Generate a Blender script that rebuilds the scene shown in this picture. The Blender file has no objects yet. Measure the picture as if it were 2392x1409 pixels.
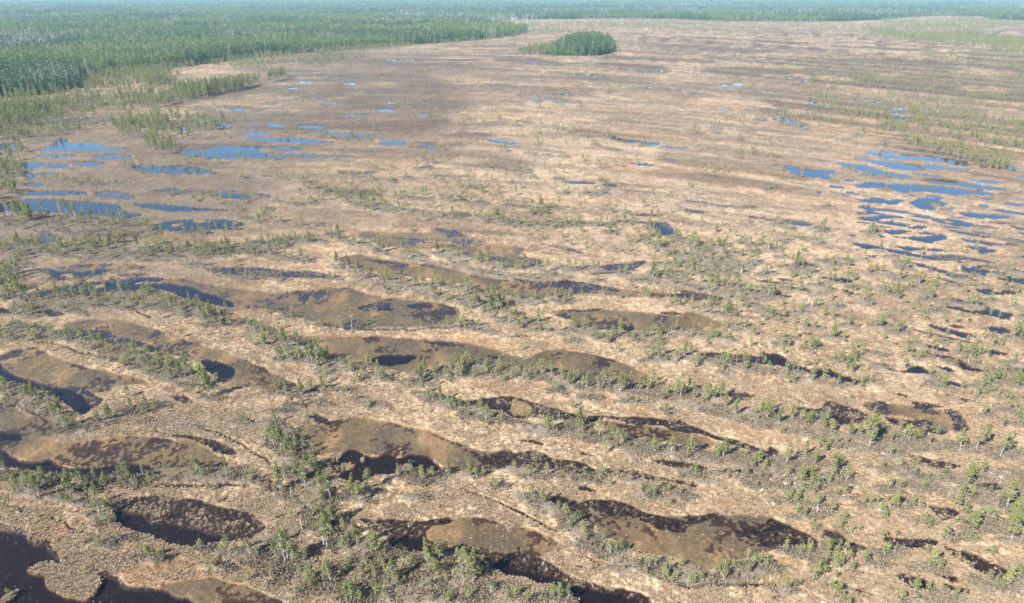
import bpy, math, random
import numpy as np
from mathutils import Vector

R = math.radians
scene = bpy.context.scene
COL = scene.collection
rng = np.random.default_rng(7)
random.seed(7)

# ------------------------------------------------------------------ camera
CAM_H = 75.0            # drone height, metres
PITCH = R(24.1)         # degrees below the horizon
F_PX = 1616.0           # focal length in photo pixels (photo is 2392 x 1409)
CX, CY = 1196.0, 704.5
cam_data = bpy.data.cameras.new('camera')
cam_data.sensor_fit = 'HORIZONTAL'
cam_data.sensor_width = 36.0
cam_data.lens = 36.0 * F_PX / 2392.0
cam_data.clip_start = 0.5
cam_data.clip_end = 60000.0
cam = bpy.data.objects.new('camera', cam_data)
cam.location = (0, 0, CAM_H)
cam.rotation_euler = (math.pi / 2 - PITCH, 0, 0)
COL.objects.link(cam)
scene.camera = cam

# ------------------------------------------------------------------ world, sun, exposure
SUN_EL = R(41.0)
SUN_AZ = R(222.0)       # the direction the sun stands in, counter-clockwise from +X: behind and left of the camera
world = bpy.data.worlds.new('World')
scene.world = world
world.use_nodes = True
wn = world.node_tree
bg = wn.nodes['Background']
sky = wn.nodes.new('ShaderNodeTexSky')
sky.sky_type = 'NISHITA'
sky.sun_disc = False
sky.sun_elevation = SUN_EL
sky.sun_rotation = math.pi / 2 - SUN_AZ     # the sky measures clockwise from +Y
sky.altitude = 500
sky.air_density = 0.7
sky.dust_density = 0.0
sky.ozone_density = 1.5
wn.links.new(sky.outputs[0], bg.inputs[0])
bg.inputs[1].default_value = 0.12
sun_data = bpy.data.lights.new('sun', 'SUN')
sun_data.energy = 4.9
sun_data.angle = R(0.5)
sun_data.color = (1.0, 0.955, 0.89)
sun = bpy.data.objects.new('sun', sun_data)
sun.location = (-60, -60, 120)
sdir = Vector((math.cos(SUN_AZ) * math.cos(SUN_EL), math.sin(SUN_AZ) * math.cos(SUN_EL), math.sin(SUN_EL)))
sun.rotation_euler = sdir.to_track_quat('Z', 'Y').to_euler()
COL.objects.link(sun)
scene.view_settings.view_transform = 'Standard'
scene.view_settings.look = 'None'
scene.view_settings.gamma = 1.0
scene.view_settings.use_curve_mapping = False
scene.view_settings.exposure = 1.24
scene.cycles.max_bounces = 6
scene.cycles.diffuse_bounces = 2
scene.cycles.glossy_bounces = 2
scene.cycles.transmission_bounces = 2
scene.cycles.transparent_max_bounces = 6
scene.cycles.volume_bounces = 0

# ------------------------------------------------------------------ geometry of the view
SP, CP = math.sin(PITCH), math.cos(PITCH)

def at(u, v):
    """photo pixel -> ground point (z = 0)"""
    u = np.asarray(u, float); v = np.asarray(v, float)
    a = (u - CX) / F_PX; b = (CY - v) / F_PX
    dy = CP + b * SP
    dz = -SP + b * CP
    dz = np.minimum(dz, -1e-4)
    t = CAM_H / -dz
    return a * t, dy * t

def px(x, y, z=0.0):
    """world point -> photo pixel, depth"""
    x = np.asarray(x, float); y = np.asarray(y, float)
    zz = z - CAM_H
    d = y * CP - zz * SP
    yc = y * SP + zz * CP
    ds = np.maximum(d, 1.0)
    return CX + F_PX * x / ds, CY - F_PX * yc / ds, d

def height_from_px(u, v, h):
    x, y = at(u, v)
    d = y * CP + CAM_H * SP
    yc = y * SP - CAM_H * CP
    k = (CY - (v - h)) / F_PX
    return (k * d - yc) / (CP + k * SP)

# value noise
def _hash(ix, iy, s):
    h = (ix.astype(np.int64) * 374761393 + iy.astype(np.int64) * 668265263 + s * 1442695041) & 0xffffffff
    h = ((h ^ (h >> 13)) * 1274126177) & 0xffffffff
    h = (h ^ (h >> 16)) & 0xffffffff
    return h.astype(np.float64) / 4294967295.0

def vn(x, y, s=0):
    xf = np.floor(x); yf = np.floor(y)
    fx = x - xf; fy = y - yf
    fx = fx * fx * (3 - 2 * fx); fy = fy * fy * (3 - 2 * fy)
    a = _hash(xf, yf, s); b = _hash(xf + 1, yf, s)
    c = _hash(xf, yf + 1, s); d = _hash(xf + 1, yf + 1, s)
    return a + (b - a) * fx + (c - a) * fy + (a - b - c + d) * fx * fy

def fbm(x, y, s=0, o=3):
    t = 0; w = 1; n = 0
    for i in range(o):
        c, sn = math.cos(0.7 * i + .3), math.sin(0.7 * i + .3)
        t = t + w * vn((x * c - y * sn) * 2 ** i, (x * sn + y * c) * 2 ** i, s + 17 * i)
        n += w; w *= 0.5
    return t / n

def sst(a, b, x):
    t = np.clip((x - a) / (b - a), 0, 1)
    return t * t * (3 - 2 * t)

# the strings of the mire are level lines of PHI = y - g(x)
_gx = np.linspace(-9000, 9000, 36001)
_ga = np.tan(np.radians(-np.clip(17 + 0.15 * _gx, -5, 52)))
_gi = np.concatenate([[0], np.cumsum((_ga[1:] + _ga[:-1]) * 0.25)])
_gi -= np.interp(0, _gx, _gi)
def phi(x, y):
    return (y - np.interp(x, _gx, _gi)) * 0.8
# ------------------------------------------------------------------ survey of the place: shapes read off the photograph, turned into ground points
TILE = {'A': (0, 0, 2.99), 'B': (800, 0, 2.99), 'C': (1600, 0, 3.02), 'D': (0, 300, 2.8175), 'E': (800, 300, 2.8175),
        'F': (1600, 300, 2.818), 'G': (0, 780, 2.24), 'H': (600, 780, 2.24), 'I': (1200, 780, 2.24), 'J': (1800, 780, 2.24), 'P': (0, 0, 1.0)}
# W open water, D dark shallow pool full of tussocks, M bare brown peat flat, I islet of moss inside a pool, L narrow dark track
SHAPES = '''
G D 575,905 640,870 800,845 950,860 1150,900 1330,960 1390,1010 1344,1060 1240,1090 1120,1105 1030,1125 930,1115 830,1080 710,1045 640,1010 600,990 590,940
G W 605,925 680,930 780,990 900,1000 1100,1050 1230,1075 1120,1100 1020,1120 930,1110 830,1078 720,1043 640,1005 602,985
G W -60,1020 0,1030 110,1060 180,1105 250,1100 290,1180 300,1280 420,1390 500,1360 560,1280 600,1270 640,1320 700,1335 840,1345 900,1375 1000,1409 1020,1460 -60,1460
G D -60,985 40,1000 130,1040 210,1080 270,1080 310,1150 320,1200 260,1210 200,1150 100,1090 -60,1050
G D 500,1270 560,1230 620,1260 680,1320 800,1330 760,1345 640,1330 560,1300
G I 150,1240 170,1210 230,1195 300,1200 390,1215 440,1240 500,1260 535,1285 490,1345 440,1350 380,1372 310,1360 270,1330 240,1300 240,1262 200,1250
G I 30,1385 60,1350 120,1330 100,1365 50,1395
G M 840,1340 920,1300 1100,1285 1250,1310 1344,1330 1480,1409 1500,1480 900,1480
G M -60,560 0,560 120,540 350,560 700,530 860,545 1000,570 1120,620 1180,660 1080,700 860,700 700,680 500,690 300,690 100,670 -60,610
G W -60,600 0,612 60,640 160,672 240,655 300,692 500,695 600,685 700,678 790,688 830,712 760,735 620,745 560,752 450,765 300,750 200,722 80,705 -60,680
G W -60,495 0,510 60,520 105,545 50,555 -60,545
G D 1060,690 1130,680 1200,670 1180,700 1120,712
G M -60,110 0,110 60,90 180,70 260,110 400,150 560,190 720,230 770,270 620,265 560,300 480,310 540,340 500,370 420,420 380,390 300,300 100,260 -60,230
G W -60,150 0,158 40,200 120,232 240,268 340,278 400,310 440,350 470,385 440,418 400,412 360,385 300,350 250,310 170,280 80,255 -60,225
G D 360,270 480,300 500,320 430,320
G M -60,380 60,370 100,400 200,440 300,520 150,545 -60,530
P M 150,765 200,745 300,760 420,790 520,820 600,850 660,880 690,900 640,915 600,905 520,895 500,860 430,835 350,820 250,800
P W 470,845 505,843 540,857 548,872 520,882 488,872
P D 170,775 230,770 300,790 380,815 300,805
H D 900,345 1000,300 1010,330
G D 900,325 950,320 1010,345 1000,362 930,355
G D 800,500 900,520 1030,540 1150,570 1240,620 1200,640 1100,600 1000,560 860,530
G D 810,410 870,405 860,430
G D 1240,425 1300,440 1340,470 1280,455
H M 215,490 400,450 600,440 800,480 950,530 1100,590 1250,610 1344,600 1344,700 1150,700 1000,700 900,650 700,640 500,610 350,620 250,560
H D 380,705 430,650 500,605 590,640 640,650 560,700 480,700 440,770 400,740
H W 440,650 500,603 560,620 610,640 690,627 740,648 800,628 860,632 910,655 940,690 1000,705 1080,690 1050,712 960,728 860,725 800,690 740,715 720,745 640,745 560,772 440,776 460,720 520,690
H I 545,650 560,640 575,652 562,665
H I 455,690 480,675 505,685 480,705
H D 850,505 950,540 1050,580 1130,615 1344,620 1344,700 1240,690 1150,640 1000,570
H D 270,430 340,420 400,460 330,465
H D 400,540 450,530 440,545
I D 0,620 120,605 200,640 300,655 360,665 400,690 440,728 300,737 230,710 120,705 0,690
I D 720,660 850,660 950,670 1020,700 960,712 820,702 730,682
I D 1090,702 1185,705 1190,735 1100,732
I D 1230,735 1295,757 1240,752
I D 540,710 650,720 780,750 940,780 900,792 720,772 580,745
I D 340,800 420,810 440,830 360,825
I D 540,740 600,745 590,756
I D 50,548 160,560 150,572 60,562
I D 320,600 380,615 430,640 360,625
H M 840,960 950,975 1200,970 1344,1050 1344,1180 1200,1120 1050,1125 860,1070
H D 520,960 600,970 700,955 850,975 1000,960 1010,990 930,1010 880,1050 920,1090 1050,1125 1150,1105 1250,1140 1344,1180 1344,1270 1250,1240 1180,1240 1100,1190 1000,1150 860,1150 760,1140 690,1100 680,1060 600,1020
H W 760,1080 850,1060 900,1110 860,1145 780,1130
H W 1190,1200 1300,1190 1344,1215 1344,1272 1270,1250
I M 0,1010 120,1030 230,1090 160,1150 60,1160 0,1110
I D -20,1100 100,1140 200,1200 300,1270 480,1320 640,1345 720,1409 740,1480 420,1480 330,1400 250,1350 180,1310 60,1280 -20,1245
I W 0,1215 90,1240 200,1270 300,1300 420,1340 560,1360 620,1409 600,1470 430,1470 340,1400 250,1350 120,1300 0,1260
P M 690,790 800,785 950,790 1080,800 1200,830 1270,850 1200,860 1050,850 960,868 860,855 780,840 720,820
P M 1210,850 1280,818 1380,825 1470,855 1510,880 1440,900 1340,885 1250,862
P W 868,838 900,830 965,830 950,847 890,850
P D 1000,800 1080,808 1060,818
P D 1130,830 1180,836 1160,842
P M 860,800 980,795 1060,820 960,826
H D 970,318 1040,322 1100,348 1250,328 1350,345 1350,432 1240,400 1160,385 1080,360
I D -10,338 80,345 160,378 250,395 330,415 430,425 560,428 640,430 700,442 860,450 900,470 1000,500 1060,530 1150,545 1250,580 1344,610 1350,645 1250,612 1150,580 1040,545 960,520 850,505 760,485 600,470 500,440 420,470 250,452 160,440 60,443 -10,432
I I 0,350 60,360 100,400 60,425 0,420
I I 120,425 150,420 165,435 140,442
J D 0,585 60,620 30,640 0,635
I M 450,455 600,472 760,490 900,510 1050,560 1000,600 850,570 700,560 560,520
I M 170,850 300,870 450,860 600,880 750,940 1000,940 1344,960 1400,1000 1430,1060 1344,1130 1200,1170 1100,1220 960,1220 850,1160 650,1140 520,1080 400,1000 280,920 180,880
I D 170,850 240,838 330,870 420,862 560,875 700,925 850,960 1040,925 1060,945 900,1000 860,1020 760,1010 640,960 480,955 340,930 250,905 200,885
I D 640,1130 700,1140 690,1155
J D 0,965 80,990 150,1020 210,1050 245,1095 180,1112 60,1100 -100,1110 -200,1040 -60,1000
I D 960,100 1100,98 1220,108 1344,120 1344,160 1220,152 1080,132
I D 370,90 420,95 410,120
I D 60,200 90,195 110,215
J W -30,105 0,100 60,112 110,150 180,178 300,180 340,195 400,220 490,250 430,258 330,232 240,212 130,192 60,165 -30,158
I D 1120,312 1200,306 1270,320 1240,348 1150,342
J D 130,395 180,380 240,390 300,355 420,380 500,420 545,440 440,475 340,472 220,435
J D 540,360 600,350 640,400 550,400
J D 600,430 660,440 720,450 830,450 880,480 935,522 850,527 740,497 640,477
J D 760,350 880,370 900,390 780,390
J D 920,398 1000,400 1020,470 1040,512 960,500 950,440
J M 500,360 760,380 950,420 1040,510 900,500 700,430 560,420
J D 10,290 60,310 200,360 140,350
J W 600,180 660,190 700,188 740,165 800,168 830,195 862,215 820,212 700,206 640,196
J W 850,95 900,115 960,122 990,140 1040,168 1130,187 1080,195 1000,180 940,140 880,125
J W 870,168 920,175 965,192 940,200
J W 928,250 980,255 1010,280 960,275
J W 1060,72 1180,83 1255,110 1160,110
J W 720,100 800,115 850,118 790,122
J W 650,318 690,312 735,335 690,330
J W 995,335 1050,348 1112,360 1020,352
J W 610,40 680,55 620,50
J W 960,-5 1040,5 1000,15
J D 700,630 830,650 940,675 1000,700 900,712 790,682
J D 1075,780 1190,778 1205,810 1110,822
J D 820,895 950,915 1005,945 940,982 860,942
J D 650,850 760,860 770,892 690,872
J D 410,830 500,848 450,865
J D 280,1028 360,1035 430,1085 530,1122 430,1128 330,1082
J D 600,1060 750,1078 890,1082 880,1122 800,1132 640,1112
J D 915,1100 1020,1135 1100,1165 1245,1230 1255,1282 1180,1285 1080,1235 1000,1182 935,1130
J D 650,1255 780,1270 865,1330 830,1348 720,1315
J D 870,1255 960,1258 1000,1292 930,1292
J D 915,1318 1040,1325 1035,1362 950,1345
J D 380,1310 500,1350 600,1380 480,1360
J D 0,1380 100,1380 80,1409
J D 200,1210 280,1215 260,1235
J D 460,1225 530,1245 500,1255
J D 310,1375 400,1385 360,1395
I D 300,1215 370,1220 350,1260
D W -60,490 0,490 90,478 180,465 340,468 500,480 680,488 780,510 830,555 925,562 900,580 760,578 700,575 550,562 400,555 250,550 -60,545
D W 905,495 1050,498 1200,510 1350,525 1530,543 1300,540 1120,545 1000,530 920,515
D W 1010,655 1060,630 1090,610 1220,600 1350,603 1480,598 1560,612 1610,630 1560,650 1480,662 1350,668 1220,674 1060,672
D I 1130,632 1180,620 1200,634 1160,646
D I 1260,608 1340,604 1400,610 1340,620
D W 1180,155 1300,135 1520,118 1700,125 1760,125 1700,145 1760,165 1700,190 1500,200 1400,198 1250,180
D W 1780,125 1900,125 2000,140 1900,145
D D 1700,160 1960,165 2250,180 2200,192 1950,197 1650,195
D W 1615,62 1750,66 1900,62 2020,68 2100,80 2215,95 2000,93 1720,84
D W 1590,36 1770,38 1720,46
D W 2045,14 2254,32 2330,50 2254,52 2150,38
D W 265,145 350,100 370,75 420,68 470,100 540,100 600,95 660,110 700,125 850,138 700,145 500,142 350,150
D W 225,185 400,173 525,180 350,192
D W 600,185 760,172 870,192 700,197
D W -60,100 0,103 70,93 135,130 0,140 -60,138
D W 150,230 210,222 290,225 310,240 250,255 180,272 150,260
D W 310,250 370,232 440,238 445,252 330,260
D W 165,300 240,293 240,320 170,322
D W 255,300 385,298 350,318
D W 450,225 600,220 700,230 600,248
D W 880,250 1010,243 1100,248 1200,248 1290,258 1350,270 1425,290 1380,300 1250,300 1100,296 1000,290 940,285
D W 135,435 240,415 380,413 500,412 590,430 450,437 180,443
D W 165,365 240,360 300,370 260,382 190,380
D D 500,350 650,345 850,350 870,362 700,365
D D 640,410 800,410 900,460 800,470 650,450
D M 1020,405 1150,398 1350,403 1600,408 1700,425 1790,445 1700,477 1550,462 1400,437 1250,432 1100,417
D W 1020,406 1060,400 1140,398 1170,405 1100,422 1050,415
D W 1425,430 1520,432 1640,440 1600,460 1540,460 1480,455
D W 1680,430 1760,440 1720,446
D D 230,670 300,665 345,672 365,700 440,718 380,740 300,752 240,732 260,700
D D 1340,755 1440,745 1450,765 1380,770
D D 1655,735 1750,733 1742,757 1650,752
D M 310,930 420,905 560,890 700,888 850,890 985,915 850,930 700,935 400,942
D W 240,922 320,925 400,940 500,938 560,942 640,925 690,925 745,932 700,952 600,972 480,992 395,997 360,985 330,960
D I 395,965 450,950 500,965 470,978 410,975
D D 1340,920 1500,912 1700,913 1900,935 2100,945 2210,985 2000,982 1700,977 1500,962
D M 900,1000 1050,985 1200,990 1400,1030 1600,1060 1800,1080 2000,1060 2254,1060 2254,1300 2100,1280 1950,1240 1830,1200 1700,1190 1500,1180 1350,1150 1250,1080 1100,1020
D D 200,1075 400,1035 550,1010 650,1000 800,985 950,975 1080,985 1050,1005 900,1015 850,1035 980,1060 700,1075 500,1090 300,1095
D W 400,1050 600,1020 720,1010 850,1000 1000,978 1080,990 960,1002 860,1022 960,1018 1100,1022 1250,1042 1330,1070 1450,1110 1530,1145 1500,1162 1350,1142 1200,1112 1160,1080 1060,1060 950,1050 850,1062 700,1070 500,1088
D I 610,1035 680,1025 680,1045 620,1052
D D 1960,1095 2040,1085 2050,1100 1980,1150
D D 1830,1200 1870,1195 1880,1225 1850,1215
D M 380,1340 560,1290 750,1255 850,1270 900,1290 1100,1340 1000,1380 1400,1409 800,1409 560,1370
D W 440,1335 500,1335 580,1350 600,1365 500,1362
D M 1490,1240 1640,1250 1700,1270 1600,1290 1490,1280
D D 300,1200 400,1200 425,1228 330,1237
D W -60,1178 0,1180 80,1200 60,1217 -60,1212
D M 760,970 850,945 1000,955 900,975
E M -10,1050 150,1090 400,1130 600,1140 760,1180 790,1220 760,1260 700,1290 400,1310 100,1320 -10,1300
E D 400,1160 560,1150 600,1175 480,1185
E D 680,1200 730,1190 760,1230 710,1225
E D 100,1180 250,1150 350,1190 200,1200
E M -10,860 100,830 300,860 550,890 700,920 850,960 1000,990 1300,1010 1500,1010 1800,1050 2200,1090 2260,1100 2200,1112 1900,1110 1600,1090 1300,1110 1100,1100 900,1080 860,1060 700,1000 500,980 350,960 100,920
E D 1100,985 1300,1005 1500,1000 1750,1045 1850,1075 1600,1060 1400,1050
E D 100,865 300,870 430,890 350,895
E W 2160,1095 2210,1085 2270,1090 2260,1112 2180,1114
F D -10,1065 120,1082 270,1120 150,1132 -10,1112
E D 350,690 450,680 560,690 600,665 640,655 800,690 880,720 960,760 860,772 760,770 700,752 620,745 500,742 400,722
E D 540,650 700,650 900,660 1050,670 1165,690 1100,697 900,690 700,680
E M 100,690 300,680 400,720 800,770 1000,760 1200,790 1100,850 900,860 820,840 700,790 400,790 200,740
E M 960,830 1300,860 1260,905 1100,905
E D 1700,905 1800,890 1920,880 2010,870 1930,920 1750,938
E D 1310,820 1420,825 1400,838
E D 1340,770 1450,765 1560,800 1620,830 1500,815
E D 1340,695 1420,705 1380,712
E M 1380,1200 1600,1188 1900,1208 2100,1228 2254,1250 2254,1330 2000,1332 1700,1322 1500,1262
F M -10,1210 120,1240 250,1300 150,1312 -10,1330
E D 1430,1198 1560,1190 1700,1182 1660,1203
E D 2080,1215 2250,1225 2150,1232
E W 1845,1305 1900,1298 1920,1320 1865,1327
E D 1100,1210 1180,1205 1210,1225 1120,1222
E D 1110,1370 1260,1365 1240,1380
E W 235,102 290,82 350,78 430,85 380,108 300,112
E M 400,100 500,85 640,95 640,120 600,142 520,135 450,122
E W 560,130 620,140 580,142
E W 955,80 1060,85 1185,103 1040,97
E D 1250,105 1350,110 1300,114
E D 1620,108 1740,115 1860,145 1780,150 1700,130
E W 1760,68 1860,80 1960,88 1900,94
E W 1960,95 2070,95 2080,110 2000,112
E W 2080,118 2254,125 2260,132 2150,130
E W 1485,343 1570,345 1662,358 1640,367 1500,361
E W 1715,370 1770,362 1802,382 1755,385
E W 1885,228 1980,228 2055,236 2000,247
E D 2060,200 2200,205 2200,218 2100,212
E D 1440,235 1545,240 1530,250 1450,247
E W -10,32 150,35 250,42 285,50 150,50 -10,42
E D 960,338 1050,344 1055,358 1000,352
E D 310,440 405,440 380,450
E W -10,178 80,180 60,190 -10,190
E D 1190,226 1330,232 1400,242 1280,240
E M 790,240 900,230 985,242 900,257
E D 500,305 700,300 910,312 800,328 600,320
E M 700,550 790,545 850,555 850,580 780,585 700,570
E M -10,400 120,398 200,405 250,440 150,445 50,430
E M -10,275 130,285 220,300 100,305 -10,300
E D 130,285 250,290 200,302
E D 330,640 500,625 480,650 380,655
E D 1870,610 2050,615 2150,625 2200,690 2160,705 2090,692 2040,640
E W 2060,640 2130,650 2190,690 2160,705 2095,690
E D 1900,560 2060,565 2060,580 1940,575
E D 1790,255 1850,258 1820,266
E D 570,190 620,205 590,210
E D 60,630 110,630 90,640
D D 350,760 440,750 420,770
F W 645,255 690,248 735,255 760,268 830,272 900,272 975,275 995,295 930,300 960,320 965,340 880,325 760,317 700,288
F W 990,228 1020,222 1100,235 1170,240 1250,260 1330,285 1400,295 1510,322 1400,325 1300,305 1230,310 1180,285 1100,262
F W 1105,195 1250,208 1330,218 1420,225 1520,248 1580,275 1450,272 1370,262 1290,240 1200,215
F W 1190,155 1280,158 1350,175 1500,178 1600,185 1700,195 1800,212 1885,240 1780,235 1700,217 1600,212 1500,202 1400,200 1300,190
F W 1540,238 1640,240 1700,252 1780,262 1870,277 1750,275 1600,262
F W 1495,292 1600,300 1710,318 1600,315
F W 1585,345 1620,337 1700,345 1750,352 1850,353 1900,362 1980,375 2060,392 2135,412 2020,402 1930,395 1850,380 1740,368 1640,357
F W 1130,375 1200,355 1270,355 1400,365 1500,370 1700,385 1850,400 1950,410 2040,432 1960,435 1850,430 1800,438 1700,425 1600,412 1520,415 1440,422 1380,405 1300,390 1200,388
F W 1125,466 1200,465 1250,453 1330,470 1440,470 1385,498 1280,490 1200,487
F W 1480,485 1520,468 1570,458 1650,460 1725,502 1660,520 1640,532 1530,517
F I 1610,495 1670,488 1690,510 1640,515
F W 1170,518 1240,520 1310,527 1260,532
F W 1125,553 1180,552 1245,560 1180,562
F W 1150,585 1230,582 1320,568 1400,575 1435,585 1350,590 1300,600 1210,612
F W 1275,622 1350,612 1480,628 1440,640 1350,632
F W 1485,575 1530,572 1560,562 1620,580 1700,590 1800,600 1880,622 1980,645 2090,658 1900,648 1800,640 1700,622 1600,592
F I 1700,608 1740,598 1780,612 1740,622
F W 1800,558 1850,552 1950,560 2050,568 2140,582 2050,594 1950,588 1880,580
F W 1300,668 1380,668 1460,675 1400,697 1340,692
F W 1480,652 1540,638 1595,642 1580,655 1510,660
F W 1740,665 1800,678 1900,688 1960,703 2035,715 1980,720 1900,707 1800,690
F W 1340,712 1440,715 1500,703 1560,712 1620,705 1680,698 1730,715 1690,735 1640,740 1620,755 1540,740 1460,722
F W 1380,770 1480,775 1545,782 1570,795 1480,803 1430,788
F W 1600,790 1660,790 1710,797 1700,808 1615,807
F W 1825,725 1880,735 1950,738 2050,755 2210,772 2100,770 1980,767 1860,747
F W 1850,775 1910,772 1980,785 2060,805 1960,817 1900,795
F D 1560,840 1700,832 1800,830 1900,852 1980,865 2040,888 1940,880 1850,870 1700,872 1640,865
F W 1800,885 1850,882 1845,895
F W 1480,880 1560,892 1640,915 1750,945 1860,970 1890,980 1830,992 1740,965 1650,935 1550,905
F W 1880,903 1950,905 2020,912 2110,925 2020,924 1930,915
F W 1590,998 1650,1010 1730,1025 1650,1022
F W 910,985 980,980 1020,985 1115,1000 1060,1022 960,1002
F W 1920,1060 2010,1065 2095,1090 1990,1093
F W 2080,1070 2160,1072 2170,1090 2110,1088
F D 640,605 720,602 845,622 830,642 740,642
F D -10,528 100,540 185,555 60,557
F D 610,993 730,1005 720,1014
F W 1030,1058 1090,1075 1145,1100 1080,1090
F W 1590,1285 1650,1295 1710,1310 1790,1335 1900,1355 1880,1378 1800,1365 1740,1345 1640,1315
F W 1980,1308 2060,1305 2145,1328 2090,1348 2030,1335
F W 1740,1298 1850,1308 1820,1318
F D 695,1043 780,1055 840,1070 760,1065
F D 590,1090 680,1095 700,1110 620,1108
F W 1750,1118 1855,1140 1840,1158 1790,1145
F D 985,1213 1060,1235 1190,1268 1090,1260
F D 1195,1275 1255,1292 1210,1290
F D 1350,1190 1270,1195 1330,1210
F D 1010,890 1060,895 1030,905
F D 800,885 890,900 880,915 820,905
F D 690,1130 745,1135 730,1142
F D 1060,1135 1120,1150 1090,1155
F D 1730,1220 1800,1225 1770,1245
F D 1960,1235 2020,1250 1980,1262
F D 360,1235 470,1245 440,1255
F D 760,1340 870,1360 820,1375
F D 540,1350 480,1340 560,1345
F W 2105,258 2150,252 2195,265 2150,277
F W 1290,150 1400,157 1350,162
F W 1440,138 1530,142 1640,155 1530,155
F W 1620,158 1710,170 1660,172
F W 1730,163 1800,170 1960,190 1850,188
F W 1895,345 1980,340 2115,357 2000,358
F W 1930,248 2000,258 1950,262
F W 1955,460 2040,468 1990,474
F W 2145,648 2240,668 2190,662
F W 2180,688 2240,695 2200,700
F W 2110,490 2240,505 2180,508
F W 1930,500 2010,515 1950,512
F W 2130,925 2240,945 2190,942
F W 1640,340 1700,350 1660,358
F W 2190,322 2240,326 2200,330
F W 2010,130 2090,140 2040,142
F D 1340,440 1290,445 1270,438
F W 1040,340 1110,345 1070,350
F W 950,380 1050,388 1000,392
F W 960,415 1000,422 975,425
F W 1060,418 1150,432 1100,430
F W 855,420 900,424 875,427
F D 860,205 940,225 900,228
F D 340,195 400,210 360,215
F D 240,200 270,205 250,212
F W 1700,525 1790,525 1760,535
F W 1530,685 1640,692 1580,697
F W 1280,708 1320,715 1290,720
F W 1080,702 1130,708 1100,713
F W 1850,1340 1760,1330 1800,1345
F W 1990,620 2060,617 2150,625 2060,630
F D 985,655 1050,665 1000,668
F D 1110,795 1150,800 1120,803
B W 0,800 100,802 190,805 100,812
B W 505,798 595,803 560,812 510,808
B W 235,768 380,776 330,784
B D 910,862 1050,866 1220,878 1400,890 1200,886 1000,880
B W 1265,686 1380,690 1475,700 1350,698
B W 1475,716 1540,716 1620,725 1540,726
B D 1160,718 1300,716 1260,728
B D 1080,765 1200,768 1290,785 1160,782
B D 1200,845 1350,852 1280,862
B D 480,690 560,695 560,705
B D 720,668 760,672 740,678
B W 615,503 730,505 720,512 640,510
B D 1650,470 1780,462 1900,458 2050,460 1980,480 1800,482 1700,478
B W 1780,467 1900,462 1990,472 1860,480
B D 1800,430 2000,430 2200,440 2000,450
B W 985,374 1080,378 1030,384
B W 1680,510 1740,515 1700,519
B W 500,462 540,464 520,470
B W 450,432 500,435 470,440
B W 505,508 545,510 520,516
B W 90,518 150,520 130,530 100,526
B W 200,522 260,526 230,534
B W 160,508 220,512 190,516
B W 0,560 80,563 40,568
B W 0,585 100,588 50,592
B W 210,450 260,453 230,458
B W 300,718 370,722 340,732
B W 130,452 90,455 120,460
B M 240,412 400,410 620,425 500,435 350,430
B M 1180,418 1260,412 1450,438 1600,460 1350,452
B M 1900,485 2100,480 2330,500 2150,512
B M 1560,520 1900,545 1700,550
B M 2000,612 2160,605 2400,628 2400,640 2150,632
B M 1280,655 1600,655 1900,685 1600,672
B M 880,575 1150,585 1180,605 1000,590
C M 0,635 150,655 220,662 60,660
C M 500,768 660,770 740,790 600,795
C M 630,530 760,535 900,575 780,570
C M 750,595 900,600 860,612
C W 100,332 180,335 250,343 160,344
C W 280,342 440,352 340,356
C W 470,325 580,330 520,334
C W 860,287 920,292 1100,298 1040,304 900,296
C W 335,563 400,568 390,580 350,574
C W 340,590 420,600 360,600
C D 240,605 340,615 280,620
C D 150,600 330,590 420,610 300,600
C W 960,743 1060,760 1020,768
C W 860,720 940,725 900,735
C D 930,790 1060,785 1030,800
C W 1400,792 1500,800 1590,815 1520,820
C W 1460,766 1570,775 1500,780
C W 1210,437 1310,442 1250,450
C W 1060,435 1100,440 1080,446
C W 2070,515 2120,515 2185,540 2130,538
C W 2000,510 2070,520 2030,525
C W 1460,397 1620,408 1540,412
C W 1640,415 1780,425 1700,430
C W 1765,222 1840,226 1800,234
C W 1465,843 1570,855 1500,862
C W 1620,480 1700,500 1640,495
C W 1240,378 1300,375 1280,388
C W 2060,460 2120,468 2080,472
C W 2160,485 2210,495 2180,500
C W 1800,560 1780,555 1870,570
C W 1340,725 1390,722 1370,730
C W 1680,785 1730,790 1700,796
C W 1260,705 1330,712 1290,718
C W 1490,875 1420,870 1440,890
C W 1900,905 1960,912 1920,918
C D 1620,950 1700,960 1820,985 1720,975
C D 600,830 750,840 880,880 840,890 700,870
C W 540,850 590,858 560,866
C W 260,770 300,775 280,782
C W 2220,205 2340,218 2260,218
C W 860,328 900,330 880,335
A W 1370,845 1500,850 1530,862 1420,858
A W 1480,868 1590,865 1610,885 1540,890
A W 1080,890 1130,893 1110,906
A W 1250,895 1330,900 1290,906
A W 1855,866 1940,868 2005,880 1920,885
A W 2080,882 2270,890 2180,895
A W 1730,900 1790,903 1760,908
A W 90,960 150,958 130,975 100,970
A W 1320,532 1400,530 1450,536 1380,542
A W 1265,553 1300,550 1290,565
A W 1360,565 1500,548 1600,545 1700,540 1600,552 1450,565
A W 1480,520 1600,515 1560,522
A W 1680,508 1780,505 1740,512
A W 1990,500 2060,500 2060,515 2010,514
A W 2075,575 2180,580 2120,586
A W 2130,510 2190,512 2160,518
A W 1990,447 2060,450 2020,455
A W 2010,617 2080,620 2040,625
A W 1620,765 1700,768 1660,772
A D 1820,725 1950,720 1900,735
A D 2200,700 2390,735 2300,735
A D 1700,860 1850,870 1800,885
A W 400,545 420,540 410,550
C M 1700,130 1750,128
'''
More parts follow.
